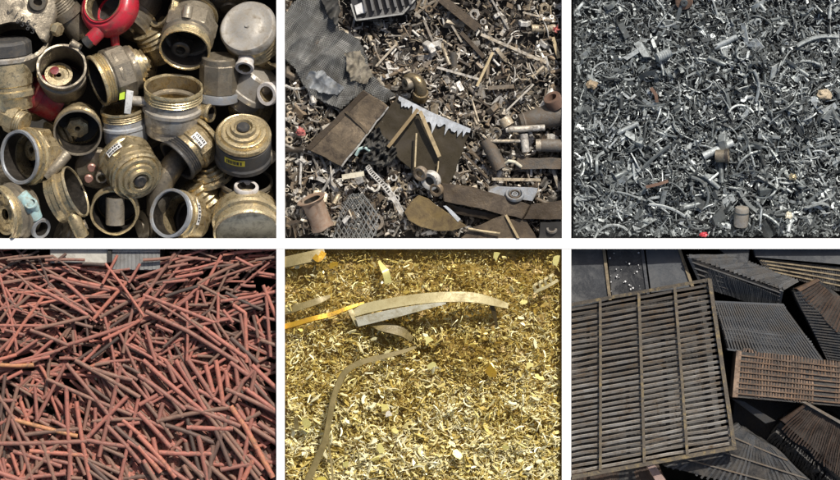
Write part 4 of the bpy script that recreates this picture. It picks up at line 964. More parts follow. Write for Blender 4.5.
def buckle(co, k=1.0):
    q = Vector((co.x*2.2, co.y*2.2, 1.7)); p = Vector((co.x*9, co.y*9, 4.1))
    return Vector((.012*mnoise.noise(p), .012*mnoise.noise(p+Vector((3, 8, 1))), .035*mnoise.noise(q)+.007*mnoise.noise(p*1.3)))
def plate(name, label, cat, pts, th, m, tone, bev=.006, up=None, parent=None, zoff=0):
    P_ = [W(x, y, z) for x, y, z in pts]
    V, F = prism(P_[::-1], (0, 0, -th), bev)
    bm = bmesh.new(); vs = [bm.verts.new(v) for v in V]
    for f in F: bm.faces.new([vs[i] for i in f])
    bmesh.ops.triangulate(bm, faces=bm.faces[:])
    for _ in range(3):
        es = [e for e in bm.edges if e.calc_length() > .07]
        if not es: break
        bmesh.ops.subdivide_edges(bm, edges=es, cuts=1); bmesh.ops.triangulate(bm, faces=[f for f in bm.faces if len(f.verts) > 3])
    bm.verts.index_update()
    for v in bm.verts: v.co += buckle(v.co)
    V = np.array([v.co[:] for v in bm.verts]); F = [[v.index for v in f.verts] for f in bm.faces]; bm.free()
    return mk(name, MB().add(V, F, tone), m, parent, clip=2, smooth=35, label=label, cat=cat)
def barr(name, label, cat, a, b, w, th, m, tone, parent=None, clip=2):
    V, F = sweep([W(*a), (W(*a)+W(*b))/2+Vector((0, 0, .004)), W(*b)], rsec(w/100, th/100))
    return mk(name, MB().add(V, F, tone), m, parent, clip=clip, smooth=25, label=label, cat=cat)
def round2(name, label, cat, pts, r, m, tone, wall=.25, parent=None, n=22):
    V, F = pipe([W(*p) for p in pts], r/100, wall, n)
    return mk(name, MB().add(V, F, tone), m, parent, clip=2, label=label, cat=cat)

# netting: folded sheet with a wire layer over it
def inside(poly, x, y):
    c = False; j = len(poly)-1
    for i in range(len(poly)):
        if (poly[i][1] > y) != (poly[j][1] > y) and x < (poly[j][0]-poly[i][0])*(y-poly[i][1])/(poly[j][1]-poly[i][1])+poly[i][0]: c = not c
        j = i
    return c
def fold(x, y, amp, seed, f=.035):
    a = mnoise.noise(Vector((x*f, y*f*1.3, seed))); b = mnoise.noise(Vector((x*f*2.3+5, y*f*2.1, seed+4))); c = mnoise.noise(Vector((x*f*5, y*f*5, seed+9)))
    d = mnoise.noise(Vector(((x+y*.6)*f*2.4, (y-x*.5)*f*.7, seed+11)))
    return amp*((1-abs(a)*2.2)*.4 + (.6-abs(d)*2)*.8 + (.5-abs(b))*.25 + c*.06)
def sheet(poly, z0, amp, seed, tone, step=1.7, th=.012, f=.035, ragged=3.0):
    xs = [p[0] for p in poly]; ys = [p[1] for p in poly]; nx = int((max(xs)-min(xs))/step)+2; ny = int((max(ys)-min(ys))/step)+2
    V = []; T_ = []; idx = {}; F = []
    for j in range(ny):
        for i in range(nx):
            x, y = min(xs)+i*step, min(ys)+j*step
            jx, jy = x+ragged*mnoise.noise(Vector((x*.15, y*.15, seed))), y+ragged*mnoise.noise(Vector((x*.15, y*.15, seed+7)))
            if inside(poly, jx, jy): idx[i, j] = len(V); V.append(tuple(W(x, y, z0+fold(x, y, amp, seed, f))))
    n = len(V)
    for (i, j), a in idx.items():
        if (i+1, j) in idx and (i, j+1) in idx and (i+1, j+1) in idx: F.append([a, idx[i, j+1], idx[i+1, j+1], idx[i+1, j]])
    V2 = [(x, y, z-th) for x, y, z in V]
    F2 = [[q+n for q in f_][::-1] for f_ in F]
    ec = {}
    for f_ in F:
        for q in range(4):
            e = (f_[q], f_[(q+1) % 4]); ec[e] = 1
    side = [[a, a+n, b+n, b] for (a, b) in ec if (b, a) not in ec]
    return np.array(V+V2), F+F2+side
def wires(mb_, poly, z0, amp, seed, pitch, r, ang, tone, f=.035, wob=.6, step=3.0):
    xs = [p[0] for p in poly]; ys = [p[1] for p in poly]; cx, cy = sum(xs)/len(xs), sum(ys)/len(ys); D = max(max(xs)-min(xs), max(ys)-min(ys))*.75
    for th in ang:
        c, s = math.cos(math.radians(th)), math.sin(math.radians(th)); o_ = -D
        while o_ < D:
            run = []
            t = -D
            while t <= D:
                x = cx+c*t-s*o_; y = cy+s*t+c*o_
                x += wob*3*mnoise.noise(Vector((x*.04, y*.04, seed+2))); y += wob*3*mnoise.noise(Vector((x*.04, y*.04, seed+3)))
                if inside(poly, x, y): run.append(W(x, y, z0+fold(x, y, amp, seed, f)))
                else:
                    if len(run) > 2: V, F = sweep(run, circ(r/100, 4), cap=False); mb_.add(V, F, tone+R2.uniform(-.2, .2))
                    run = []
                t += step
            if len(run) > 2: V, F = sweep(run, circ(r/100, 4), cap=False); mb_.add(V, F, tone+R2.uniform(-.2, .2))
            o_ += pitch
NP = [(284, 14), (298, -4), (322, -8), (334, 6), (338, 28), (350, 33), (360, 40), (366, 54), (372, 74), (382, 84), (396, 94), (384, 104), (366, 92), (352, 99), (342, 110), (328, 104), (312, 96), (302, 84), (294, 68), (283, 58)]
nt2 = root('wire_netting', W(330, 50, -.3), 'large crumpled sheet of grey wire netting in the upper left of the scrap', 'netting')
V, F = sheet(NP, .0, .085, 2.0, .5, 1.3, .012, .026); mk('folded_sheet', MB().add(V, F, .5), M_NETB, nt2, clip=2, smooth=60)
mw = MB(); wires(mw, NP, .02, .085, 2.0, 1.5, .2, (24, -66), .75, f=.026, wob=2.2, step=2.0); mk('wire_mesh', mw, M_NET, nt2, clip=2)
def rag(name, label, cat, poly, z0, amp, seed, m, tone, f=.05, step=.8, ragged=2.5):
    V, F = sheet(poly, z0, amp, seed, tone, step, .012, f, ragged); return mk(name, MB().add(V, F, tone), m, clip=2, smooth=60, label=label, cat=cat)
rag('plastic_sheet', 'pale blue grey crumpled sheet at the lower edge of the netting', 'sheet', [(304, 78), (310, 70), (324, 72), (338, 82), (346, 88), (338, 94), (322, 94), (308, 88)], .06, .06, 5, M_BAG, .4)
rag('sandy_netting', 'sandy beige patch of netting beside the coal dark gap', 'netting', [(344, 52), (360, 50), (366, 62), (374, 76), (366, 84), (350, 80), (346, 66)], .08, .05, 8, M_SAND, .5, .06)
rag('grey_cover', 'dark grey flap of sheet above the netting at the top', 'sheet', [(318, -10), (334, -10), (341, 8), (337, 28), (328, 18), (322, 4)], .07, .07, 12, M_NETB, .3)
rag('dark_netting', 'small dark clump of fine netting left of the oily plate', 'netting', [(366, 136), (380, 126), (386, 136), (398, 152), (392, 166), (378, 166), (368, 160), (362, 148)], .1, .1, 15, M_NETB, .35, .11)
# crate
cr = root('plastic_crate', W(385, 5, -.3), 'dark ribbed plastic crate tipped over at the top edge', 'crate')
plate('base', None, None, [(350, -18, .05), (420, -18, .05), (415, 8, .08), (402, 13, .09), (371, 20, .1), (357, 19, .1), (351, 6, .07)], .05, M_CRATE, .35, parent=cr)
for i in range(7):
    x = 366+i*7.5; barr('rib', None, None, (x-6, -16, .08), (x, 12-i*1.2, .13), 2.2, 6, M_CRATE, .75, cr)
barr('lip', None, None, (356, 20, .12), (403, 13.5, .12), 1.6, 4, M_NET, .8, cr); barr('lip', None, None, (403, 13.5, .12), (419, -6, .1), 1.6, 4, M_NET, .7, cr); barr('lip', None, None, (351, 4, .1), (356, 20, .12), 1.6, 4, M_NET, .7, cr)
plate('pale_block', None, None, [(354, 5, .14), (362, 2, .15), (366, 12, .15), (357, 15, .14)], .06, M_STICK, .8, parent=cr)
# plates
p1r = root('brown_plate', W(345, 130, -.3), 'brown rusty steel plate with a folded edge propped left of centre', 'plate')
plate('sheet', None, None, [(309, 150, .06), (367, 92, .14), (388, 106, .16), (340.5, 166, .09)], .02, M_BPLATE, .8, parent=p1r)
plate('folded_edge', None, None, [(304, 148, .075), (363.5, 90, .155), (368, 92.5, .15), (310, 150.5, .07)], .05, M_BPLATE, .3, parent=p1r)
plate('bright_edge', None, None, [(340.5, 166.2, .1), (388.2, 106, .17), (389.2, 107, .16), (342, 167.5, .09)], .02, M_SCRAP, .9, parent=p1r)
plate('bent_strap', None, None, [(345, 112, .14), (348, 111, .15), (369, 131, .15), (367, 134, .14)], .02, M_BPLATE, .95, parent=p1r)
p2r = root('oily_plate', W(425, 140, -.3), 'dark oily steel plate with dripped pale blue paint along its top edge', 'plate')
DP = [(399, 95, .13), (420, 107, .15), (446, 119, .16), (471.5, 128.5, .17), (463, 150, .15), (455, 174, .12), (445, 190, .09), (424, 181, .08), (399, 160, .08), (373, 126, .08)]
plate('sheet', None, None, DP, .03, M_DPLATE, .5, parent=p2r)
def zpl(x, y): return .13+.0013*(x-420)*.6-.0009*(y-107)
edge = []
rpd = random.Random(5)
top = [(399, 95.5), (408, 100), (420, 106), (434, 113), (448, 119), (460, 124), (471, 128.6)]
low = []
for i in range(44):
    t = i/43; x = 471-72*t; wob_ = 2.5*mnoise.noise(Vector((x*.11, 2, 7))); y = float(np.interp(x, [p[0] for p in top], [p[1] for p in top]))
    wv = 6.0+4.0*math.sin(min(1, t*1.1)*PI)*(1 if t < .75 else .6); d = max(2.5, wv*.9 + wob_*1.2 + (rpd.choice((1, 2, 3, 6, 9, 12)) if rpd.random() < .42 else rpd.uniform(-2.5, .5)))
    low.append((x-d*.28, y+d*.92))
mp = MB()
for i in range(43):
    q = []
    for j in (i, i+1):
        x = 471-72*j/43; y = float(np.interp(x, [p[0] for p in top], [p[1] for p in top])); q.append((x, y))
    pts = [W(q[0][0], q[0][1], .19), W(q[1][0], q[1][1], .19), W(low[i+1][0], low[i+1][1], .186), W(low[i][0], low[i][1], .186)]
    pts = [Vector((p.x, p.y, 0)) for p in pts]
    Vq = np.array([tuple(p) for p in pts]); mp.add(Vq, [[0, 1, 2, 3]], .35+.3*rpd.random())
# lay the paint on the plate's own surface: project to a plane fitted through the plate
Pm = np.array([tuple(W(*p)) for p in DP]); A_ = np.c_[Pm[:, 0], Pm[:, 1], np.ones(len(Pm))]; cf = np.linalg.lstsq(A_, Pm[:, 2], rcond=None)[0]
for a_ in mp.v:
    a_[:, 2] = a_[:, 0]*cf[0]+a_[:, 1]*cf[1]+cf[2]+.024
    for r_ in a_: r_[2] += buckle(Vector(r_)).z
mk('paint_drips', mp, M_PAINT, p2r, smooth=None)
barr('flat_bar', 'long grey brown flat bar leaning across the oily plate', 'bar', (418, 109, .22), (388, 147, .19), 3.4, 1.2, M_WOOD, .15)
barr('wooden_stick', 'tan wooden stick lying across the oily plate', 'stick', (420, 111, .23), (439.5, 156.5, .18), 3.8, 2, M_WOOD, .6)
barr('thin_stick', 'thin upright tan splinter on the oily plate', 'splinter', (416.5, 133, .2), (415, 167, .17), 1.5, 1.2, M_WOOD, .85)
round2('bent_wire', 'thin bent pale wire at the bottom of the oily plate', 'wire', [(438.5, 161, .17), (438, 168, .17), (435.5, 178, .14)], .7, M_WOOD, .9)
# bars and rods, upper right
for a, b, w_, t, m, lb in [((481, 34), (546.5, 62.5), 3.0, .75, M_SCRAP, 'longest pale flat bar in the upper right of the scrap'), ((437, 67), (479, 79), 2.4, .8, M_SCRAP, 'pale bar lying level left of the standing pale bar'), ((493, 52), (477, 86), 2.6, .8, M_WOOD, 'pale upright bar meeting the level bar end'),
                            ((505, 112), (534, 84), 1.7, .8, M_SCRAP, 'thin rod rising above the grey drum'), ((490, -4), (509, 29), 2, .55, M_SCRAP, 'thin grey bar running down from the top edge'), ((523, 12), (551, 19), 1.8, .75, M_SCRAP, 'thin pale rod near the red rag'), ((441, -2), (478, 28), 9, .35, M_BPLATE, 'broad dark brown bar at the top of the scrap'),
                            ((461, 32), (484, 57), 4, .25, M_BPLATE, 'dark narrow bar left of the longest pale bar'), ((553, 37), (559, 58), 3.6, .8, M_WOOD, 'tan bar standing at the right edge'), ((447, 17), (462, 42), 2, .6, M_SCRAP, 'thin grey bar beside the broad dark bar'), ((488, 88), (514, 86), 4, .35, M_SCRAP, 'dark curved bar above the pale tube'),
                            ((467, 146), (496, 176), 2.2, .7, M_BPLATE, 'thin brown bar right of the oily plate'), ((463, 153), (488, 178), 2.2, .6, M_BPLATE, 'second brown bar beside the oily plate'), ((492, 179), (541, 180), 3, .7, M_SCRAP, 'level rod above the oval casting'), ((551, 163), (560, 190), 3.4, .6, M_SCRAP, 'grey bar standing right of the oval casting'),
                            ((301.5, 154), (300, 184), 2.2, .85, M_SCRAP, 'pale upright rod near the lower left edge'), ((330, 160), (332, 184), 1.6, .8, M_SCRAP, 'thin pale rod beneath the brown plate'), ((424, 20), (436, 48), 2.4, .5, M_SCRAP, 'grey bar right of the plastic crate'), ((376, 66), (396, 44), 2.2, .75, M_SCRAP, 'pale bar below the crate')]:
    za = max(float(heap2.get(a[0]+(b[0]-a[0])*t_/8, a[1]+(b[1]-a[1])*t_/8)) for t_ in range(9))+SH2; za = min(.19, za+.08)
    barr('metal_bar', lb, 'bar', (*a, za), (*b, za), w_, w_*.6, m, t)
rag('red_rag', 'small coral red rag at the right edge near the top', 'rag', [(552, 23), (555, 27), (558, 23), (559, 28), (562, 29), (558, 31), (557, 34), (554, 31), (551, 31), (553, 28)], .14, .03, 3, M_PINK, .5, .2, .8, .4)
o = lump3('pink_ball', 'coral pink ball left of the brown plate', 'ball', 575, 131.5, 4.3, 4.1, M_PINK, .5); o.location = W(300.5, 131.5, .08)
# tubes and drums on the right
dr = root('grey_drum', W(540, 118, -.3), 'big tapered grey drum lying at the right edge', 'drum')
V, F = lathe([(0, 0), (.7, 0), (.75, -.05), (1.2, -4.5), (0, -4.5)], 40); mk('shell', MB().add(xf(V, frame((520, 123), 12, 14, .12, .02)), F, .6), M_IRON, dr, clip=2)
V, F = lathe([(.72, -.3), (.83, -.3), (.84, -.45), (.74, -.45)], 40); mk('band', MB().add(xf(V, frame((520, 123), 12, 14, .12, .02)), F, .9), M_IRON, dr, clip=2)
round2('dark_pipe', 'dark grey pipe stub standing beside the brown bars', 'pipe', [(486, 140, .06), (501, 169, .08)], 7.2, M_IRON, .35)
round2('pale_tube', 'long pale corroded tube lying level in front of the grey drum', 'tube', [(506, 129.5, .13), (520, 129, .13), (545, 127.5, .13)], 3.2, M_SCRAP, .8)
round2('thin_tube', 'thin pale tube running into the cross tube', 'tube', [(491, 141, .11), (521, 141, .12)], 1.7, M_SCRAP, .75)
round2('cross_tube', 'short pale tube standing across the thin tube', 'tube', [(524, 134, .13), (526, 152, .14)], 4, M_SCRAP, .82)
round2('grey_roller', 'grey roller right of the short cross tube', 'roller', [(541, 145, .06), (575, 146, .06)], 6.5, M_IRON, .7)
round2('roller_collar', 'pale collar around the left end of the grey roller', 'collar', [(536, 145, .08), (541, 145, .08)], 5.8, M_SCRAP, .75)
plate('dark_beam', 'dark box beam lying at the right edge below the roller', 'beam', [(517, 158, .1), (575, 157, .1), (575, 168, .1), (515, 170, .1)], .12, M_IRON, .25)
round2('yellow_hoop', 'yellow curved handle left of the dark box beam', 'handle', [(505, 164, .1), (509, 161, .14), (515, 162, .15), (521, 166.5, .1)], 1.8, M_CREAM, .7)
round2('pale_valve', 'pale grey valve body left of the long pale tube', 'valve', [(504, 118, .11), (509, 126, .12)], 6.5, M_SCRAP, .72, .45)
oc = root('oval_casting', W(513, 193, -.3), 'flat pale blue grey casting with rings at one side above the brown beam', 'casting')
plate('flat_plate', None, None, [(487, 194, .1), (490, 189, .1), (498, 186.5, .11), (512, 187, .12), (538, 187.5, .12), (533, 201, .11), (514, 200, .1), (498, 197, .1)], .03, M_BLUEGREY, .75, parent=oc)
for r_, tn, m_ in ((9.5, .4, M_BLUEGREY), (6, .2, M_IRON), (3.2, .7, M_BLUEGREY)):
    V, F = lathe([(.72, .05), (.78, .13), (.95, .13), (1, .05), (1, -.2), (.72, -.2)], 34); mk('ring', MB().add(xf(V, frame((515, 194), r_, -90, .72, .13+.01*(10-r_)/4)), F, tn), m_, oc, clip=2)
# beams along the bottom
plate('brown_beam', 'long dark brown beam slanting across the lower right', 'beam', [(441, 183, .17), (470, 186, .17), (500, 195, .17), (531, 205, .16), (522, 219, .15), (470, 207, .16), (444, 201, .16)], .1, M_BPLATE, .45, .01)
plate('brown_beam', 'broad brown beam end butting the right divider', 'beam', [(532, 204, .14), (575, 199, .14), (575, 220, .13), (523, 219, .13)], .1, M_BPLATE, .35, .01)
plate('brown_beam', 'shade-toned side face under the long brown beam', 'beam', [(446, 203, .1), (470, 209, .1), (521, 220, .09), (500, 222, .07), (452, 213, .06)], .05, M_BPLATE, .1)  # beam's side face, its shade put into the low tone
plate('rusty_plate', 'golden brown rusty plate at the bottom centre', 'plate', [(404, 213, .12), (410, 202, .13), (419, 195, .14), (428, 199, .14), (446, 212, .15), (467, 226, .13), (452, 231, .12), (436, 231, .11), (421, 227, .11), (408, 220, .11)], .025, M_GPLATE, .55)
plate('blue_strip', 'pale blue grey strip between the golden plate and long beam', 'strip', [(443, 206, .15), (446, 205.5, .15), (461, 219, .14), (458, 222, .14)], .02, M_PAINT, .3)
br = root('brown_box', W(490, 228, -.3), 'brown folded box with a tan edge at the bottom edge', 'box')
plate('lid', None, None, [(454, 244, .1), (474, 227, .13), (505, 214, .16), (509, 217, .16), (519, 244, .12)], .08, M_BPLATE, .75, parent=br)
barr('tan_edge', None, None, (506, 215, .175), (520, 241, .13), 2.4, 1.5, M_WOOD, .6, br)
plate('side', None, None, [(509.5, 219, .12), (526, 219, .1), (540, 244, .06), (521, 244, .08)], .06, M_BPLATE, .5, parent=br)
bb = root('black_box', W(550, 230, -.3), 'black machine housing in the bottom right corner', 'housing')
plate('case', None, None, [(540, 222, .1), (575, 221, .1), (575, 245, .09), (538, 245, .09)], .2, M_DARK, .5, parent=bb)
V, F = lathe([(.6, .1), (.95, .1), (1, 0), (1, -.3), (.6, -.3)], 26); mk('ring', MB().add(xf(V, frame((552, 229), 5.5, -90, .7, .1)), F, .8), M_IRON, bb, clip=2)
round2('tan_rod', 'tan curved rod lying on the brown folded box', 'rod', [(468, 228.5, .18), (482, 231, .17), (500, 233.5, .17)], 1.1, M_WOOD, .9)
# lower left things
cn = root('rusty_can', W(317, 212, -.3), 'dented rusty tan can with a flared rim, lower left', 'can')
Mc = frame((311, 199), 11, -68, .3, .12)
V, F = lathe([(.85, -.05), (1.3, .06), (1.36, .0), (1.02, -.35), (.98, -2.6), (1.06, -2.75), (1.06, -2.9), (.9, -2.9), (.86, -.4)], 40)
V = V*(1+.05*np.array([[mnoise.noise(Vector(v)*1.3)] for v in V])); mk('shell', MB().add(xf(V, Mc), F, .75), mat('rusty can', [(0, (.1, .06, .04)), (.5, (.24, .16, .11)), (1, (.38, .3, .23))], .2, .55, dirt=(.2, .1, .05), dirt_amt=.35, scale=5, bump=.3, var=.35), cn, clip=2)
V, F = lathe([(.84, -.1), (.82, -2.5), (0, -2.5)], 30, False); mk('bore', MB().add(xf(V, Mc), F, .4), M_BORE, cn, clip=2)
em = root('expanded_mesh', W(356, 216, -.3), 'grey basket of diamond expanded mesh at the bottom left', 'mesh basket')
EP = [(341, 203), (350, 193), (362, 192), (371, 200), (381, 216), (377, 232), (372, 242), (332, 242), (336, 222)]
me_ = MB(); wires(me_, EP, .075, .05, 21, 4.3, .55, (58, -62), .6, .03, .3); mk('diamond_mesh', me_, M_NET, em, clip=2)
me_ = MB(); wires(me_, EP, .03, .05, 21, 4.3, .5, (50, -70), .3, .03, .3); mk('lower_mesh', me_, M_NET, em, clip=2)
st = root('perforated_strap', W(385, 188, -.3), 'pale perforated strap hanging down left of the white rings', 'strap')
pth = [(367.5, 166), (371, 172), (377, 178), (384, 185), (390, 193), (396, 202), (402, 213)]
ml = MB()
for sgn in (-1, 1):
    V, F = sweep([W(x+sgn*1.7, y-sgn*1.3, .2) for x, y in pth], rsec(.011, .012)); ml.add(V, F, .85)
for k in range(15):
    t = k/14*.66; x = float(np.interp(t, np.linspace(0, 1, 7), [p[0] for p in pth])); y = float(np.interp(t, np.linspace(0, 1, 7), [p[1] for p in pth]))
    V, F = sweep([W(x-1.7, y+1.3, .2), W(x+1.7, y-1.3, .2)], rsec(.011, .01)); ml.add(V, F, .85)
V, F = sweep([W(x, y, .199) for x, y in pth[4:]], rsec(.034, .008)); ml.add(V, F, .8)
mk('punched_strip', ml, M_SCRAP, st, clip=2)
barr('yellow_stick', 'pale yellow stick lying beneath the brown plate', 'stick', (342, 177, .15), (364, 173.5, .16), 5, 3, M_CREAM, .6)
round2('teal_bracket', 'bent pale teal strap right of the brown plate', 'strap', [(356, 155, .13), (359, 149, .16), (364, 147, .16), (370, 151, .13)], 1.7, M_TEAL, .6)
fl = root('pump_flange', W(428, 178, -.3), 'pale ringed pump flange at the foot of the oily plate', 'flange')
for c, r_, tn in (((420, 174), 7.5, .45), ((430, 181), 10, .85), ((436, 190), 7, .4)):
    V, F = lathe([(.5, .1), (.62, .2), (.92, .2), (1, .1), (1, -.5), (.5, -.5)], 30); mk('ring', MB().add(xf(V, frame(c, r_, 40, .78, .17)), F, tn), M_SCRAP, fl, clip=2)
V, F = lathe([(0, -.1), (.55, -.1), (.55, -.5), (0, -.5)], 20); mk('bore', MB().add(xf(V, frame((430, 181), 10, 40, .78, .17)), F, .3), M_BORE, fl, clip=2)
be = root('brass_elbow', W(419, 84, -.3), 'dark brass elbow fitting above the painted edge of the plate', 'fitting')
V, F = pipe([W(*p) for p in [(407, 80, .1), (412, 78.5, .13), (417, 80, .15), (420.5, 85, .15), (421, 91, .12), (420, 96, .06)]], .062, .2, 24); mk('bend', MB().add(V, F, .08), M_BRASS, be, clip=2)
V, F = pipe([W(*p) for p in [(420.8, 92, .12), (419.8, 98, .05)]], .078, .25, 24); mk('collar', MB().add(V, F, .1), M_BRASS, be, clip=2)
V, F = lathe([(.55, 0), (.95, .02), (1, -.1), (1, -1.5), (.55, -1.5)], 28); mk('side_mouth', MB().add(xf(V, frame((405, 84), 6.5, 15, .5, .16)), F, .7), M_BRONZE, be, clip=2)
V, F = lathe([(.55, .0), (.95, .02), (1, -.1), (1, -1.2), (.55, -1.2)], 22)
fr_ = root('rusty_fitting', W(552, 98, -.3), 'orange rusty ring fitting at the right edge above the drum', 'fitting')
mk('ring', MB().add(xf(V, frame((552, 97), 9, -60, .6, .12)), F, .4), M_RUST, fr_, clip=2)

for o in set(bpy.data.objects)-before2:          # settle the big pieces a little lower, level with the tray rim
    if o.parent is None and o.get('group') is None and o.get('kind') is None: o.location.z -= .07
# ================================================================== compartment 6: iron grate lying on old radiator cores
M_CORE = mat('dark finned core', [(0, (.012, .012, .013)), (.5, (.042, .044, .046)), (1, (.11, .115, .12))], .25, .48, dirt=(.075, .066, .056), dirt_amt=.42, scale=5, bump=.4, var=.35)  # this bin's low light is put into the dark core and panel colours
M_CORER = mat('rusty copper core', [(0, (.03, .02, .014)), (.4, (.09, .055, .036)), (.7, (.19, .12, .075)), (1, (.33, .24, .175))], .3, .5, dirt=(.06, .045, .036), dirt_amt=.42, scale=5, bump=.3, var=.35)
M_PANEL = mat('dark blue grey panel', [(0, (.014, .015, .017)), (.5, (.04, .043, .048)), (1, (.105, .112, .12))], .15, .4, dirt=(.1, .1, .1), dirt_amt=.26, scale=3, bump=.15, var=.45)
M_GRATE = mat('worn iron grate', [(0, (.075, .06, .048)), (.4, (.17, .15, .125)), (.7, (.32, .295, .26)), (1, (.52, .49, .44))], .35, .45, dirt=(.13, .085, .045), dirt_amt=.34, scale=4, bump=.3, var=.3)
M_GEDGE = mat('yellowed iron edge', [(0, (.05, .043, .035)), (.5, (.12, .10, .075)), (1, (.27, .22, .14))], .25, .5, dirt=(.34, .25, .1), dirt_amt=.22, scale=6, bump=.3, var=.4)
M_TANL = mat('tan dusty seam', [(0, (.14, .11, .07)), (1, (.3, .24, .15))], 0, .8, dirt=(.06, .05, .04), dirt_amt=.3, scale=8, bump=.3)
def quadpt(q, u, v):
    a, b, c, d = q
    return a.lerp(b, u).lerp(d.lerp(c, u), v)
def slabq(q, e, m, tone, name, rt, bev=.006, label=None):
    V, F = prism([q[3], q[2], q[1], q[0]], e, bev); return mk(name, MB().add(V, F, tone), m, rt, clip=6, smooth=25, label=label)
def crush(p):
    q = Vector((p.x*6, p.y*6, 2.2)); d = max(0, mnoise.noise(Vector((p.x*3.1, p.y*3.1, 9)))-.15)
    return Vector((.012*mnoise.noise(q)+.05*d*mnoise.noise(q*3), .012*mnoise.noise(q+Vector((4, 7, 1)))+.05*d*mnoise.noise(q*3+Vector((1, 5, 2))), .012*mnoise.noise(q*.7)-.05*d))
def core(label, q, dz, n, m, tone, along='u', gap=.45, rows=0, rowm=None, ends=True, cat='radiator core', drop=.009, rtone=.7, into=None):
    """finned block: q = top corners (px,px,z) clockwise from top left; fins stacked along u or v; rows of tubes cross them"""
    n = int(n*1.5); gap *= .55
    Q = [W(*p) for p in q]; e = Vector((0, 0, -dz))
    rt = into or root('radiator_core', (sum(Q, Vector())/4)+e, label, cat); pre = 'side_' if into else ''
    Qi = [p+Vector((0, 0, -drop)) for p in Q]
    slabq(Qi, (0, 0, -dz+drop+.01), M_CORE, .15, pre+'block', rt, 0)  # dark inner block paints the shade in the gaps between fins
    mb_ = MB(); rp = random.Random(n)
    e0 = .04 if ends else 0
    side_ = (Q[1]-Q[0]).length if along == 'u' else (Q[3]-Q[0]).length
    side2 = (Q[2]-Q[3]).length if along == 'u' else (Q[2]-Q[1]).length
    wd = (1-2*e0)/n*(1-gap)
    for i in range(n):
        t = e0+(1-2*e0)*(i+.5)/n; h = rp.uniform(-.006, .003); s0, s1 = rp.uniform(0, .012), 1-rp.uniform(0, .012); pts = []; sc = []
        for k in range(10):
            sv_ = s0+(s1-s0)*k/9
            p = quadpt(Q, t, sv_) if along == 'u' else quadpt(Q, sv_, t)
            pts.append(p+crush(p)+Vector((0, 0, h-dz*.45))); sc.append(1)
        V, F = sweep(pts, rsec(wd*(side_+side2)/2, dz*.9), up=(0, 0, 1)); mb_.add(V, F, tone+rp.uniform(-.2, .2))
    mk(pre+'fins', mb_, m, rt, clip=6, smooth=None)
    if ends:
        for s0, s1 in ((-.005, .035), (.965, 1.005)):
            if along == 'u': c4 = [quadpt(Q, s0, -.01), quadpt(Q, s1, -.01), quadpt(Q, s1, 1.01), quadpt(Q, s0, 1.01)]
            else: c4 = [quadpt(Q, -.01, s0), quadpt(Q, 1.01, s0), quadpt(Q, 1.01, s1), quadpt(Q, -.01, s1)]
            slabq([p+Vector((0, 0, .008)) for p in c4], (0, 0, -dz), m, min(1, tone+.25), pre+'end_plate', rt)
    for k in range(rows):
        t = (k+.7)/(rows+.4)
        if along == 'u': a, b = quadpt(Q, .02, t), quadpt(Q, .98, t)
        else: a, b = quadpt(Q, t, .02), quadpt(Q, t, .98)
        V, F = sweep([a+Vector((0, 0, .002)), (a+b)/2+Vector((0, 0, .004)), b+Vector((0, 0, .002))], rsec(.014, .014)); mk(pre+'tube_row', MB().add(V, F, rtone), rowm or m, rt, clip=6)
    return rt
def box6(name, label, cat, q, dz, m, tone, bev=.01, e=None):
    Q = [W(*p) for p in q]; V, F = prism(Q[::-1], e or (0, 0, -dz), bev)
    return mk(name, MB().add(V, F, tone), m, clip=6, smooth=25, label=label, cat=cat)
# panels along the top left
for q, t, lb in [([(560, 238, -.16), (603, 243, -.14), (610, 300, -.12), (560, 312, -.12)], .5, 'dark grey panel in the upper left corner behind the grate'),
                 ([(605.5, 240, -.17), (641, 241, -.15), (648, 294, -.13), (612, 299, -.13)], .12, 'black panel with white paint specks behind the grate'),
                 ([(644, 240, -.15), (676, 240, -.12), (693, 288, -.1), (651, 293, -.11)], .8, 'grey panel with a bluish smear behind the top of the grate')]:
    rt = root('sheet_metal', W(q[0][0]+20, 275, -.5), lb, 'panel'); Q = [W(*p) for p in q]
    slabq(Q, (0, 0, -.25), M_PANEL, t, 'face', rt)
    V, F = sweep([Q[1]+Vector((0, 0, .012)), Q[2]+Vector((0, 0, .012))], rsec(.03, .02)); mk('edge_strip', MB().add(V, F, .6), M_TANL if t > .4 else M_PANEL, rt, clip=6)
rp6 = random.Random(3); ms = MB()
M_SPECK = mat('white paint', [(0, (.5, .5, .5)), (1, (.8, .8, .8))], 0, .6, bump=.05)
bp_ = [o for o in bpy.data.objects if o.get('label', '').startswith('black panel')][0]
for i in range(26):
    x, y = rp6.uniform(610, 642), rp6.uniform(252, 294); r = rp6.choice((.3, .4, .5, .9))
    V, F = prism([W(x+r*math.cos(a)*rp6.uniform(.6, 1.3), y-r*math.sin(a)*rp6.uniform(.6, 1.3), -.115) for a in np.linspace(0, 2*PI, 7, False)], (0, 0, -.03)); ms.add(V, F, rp6.random())
mk('paint_specks', ms, M_SPECK, bp_, smooth=None)
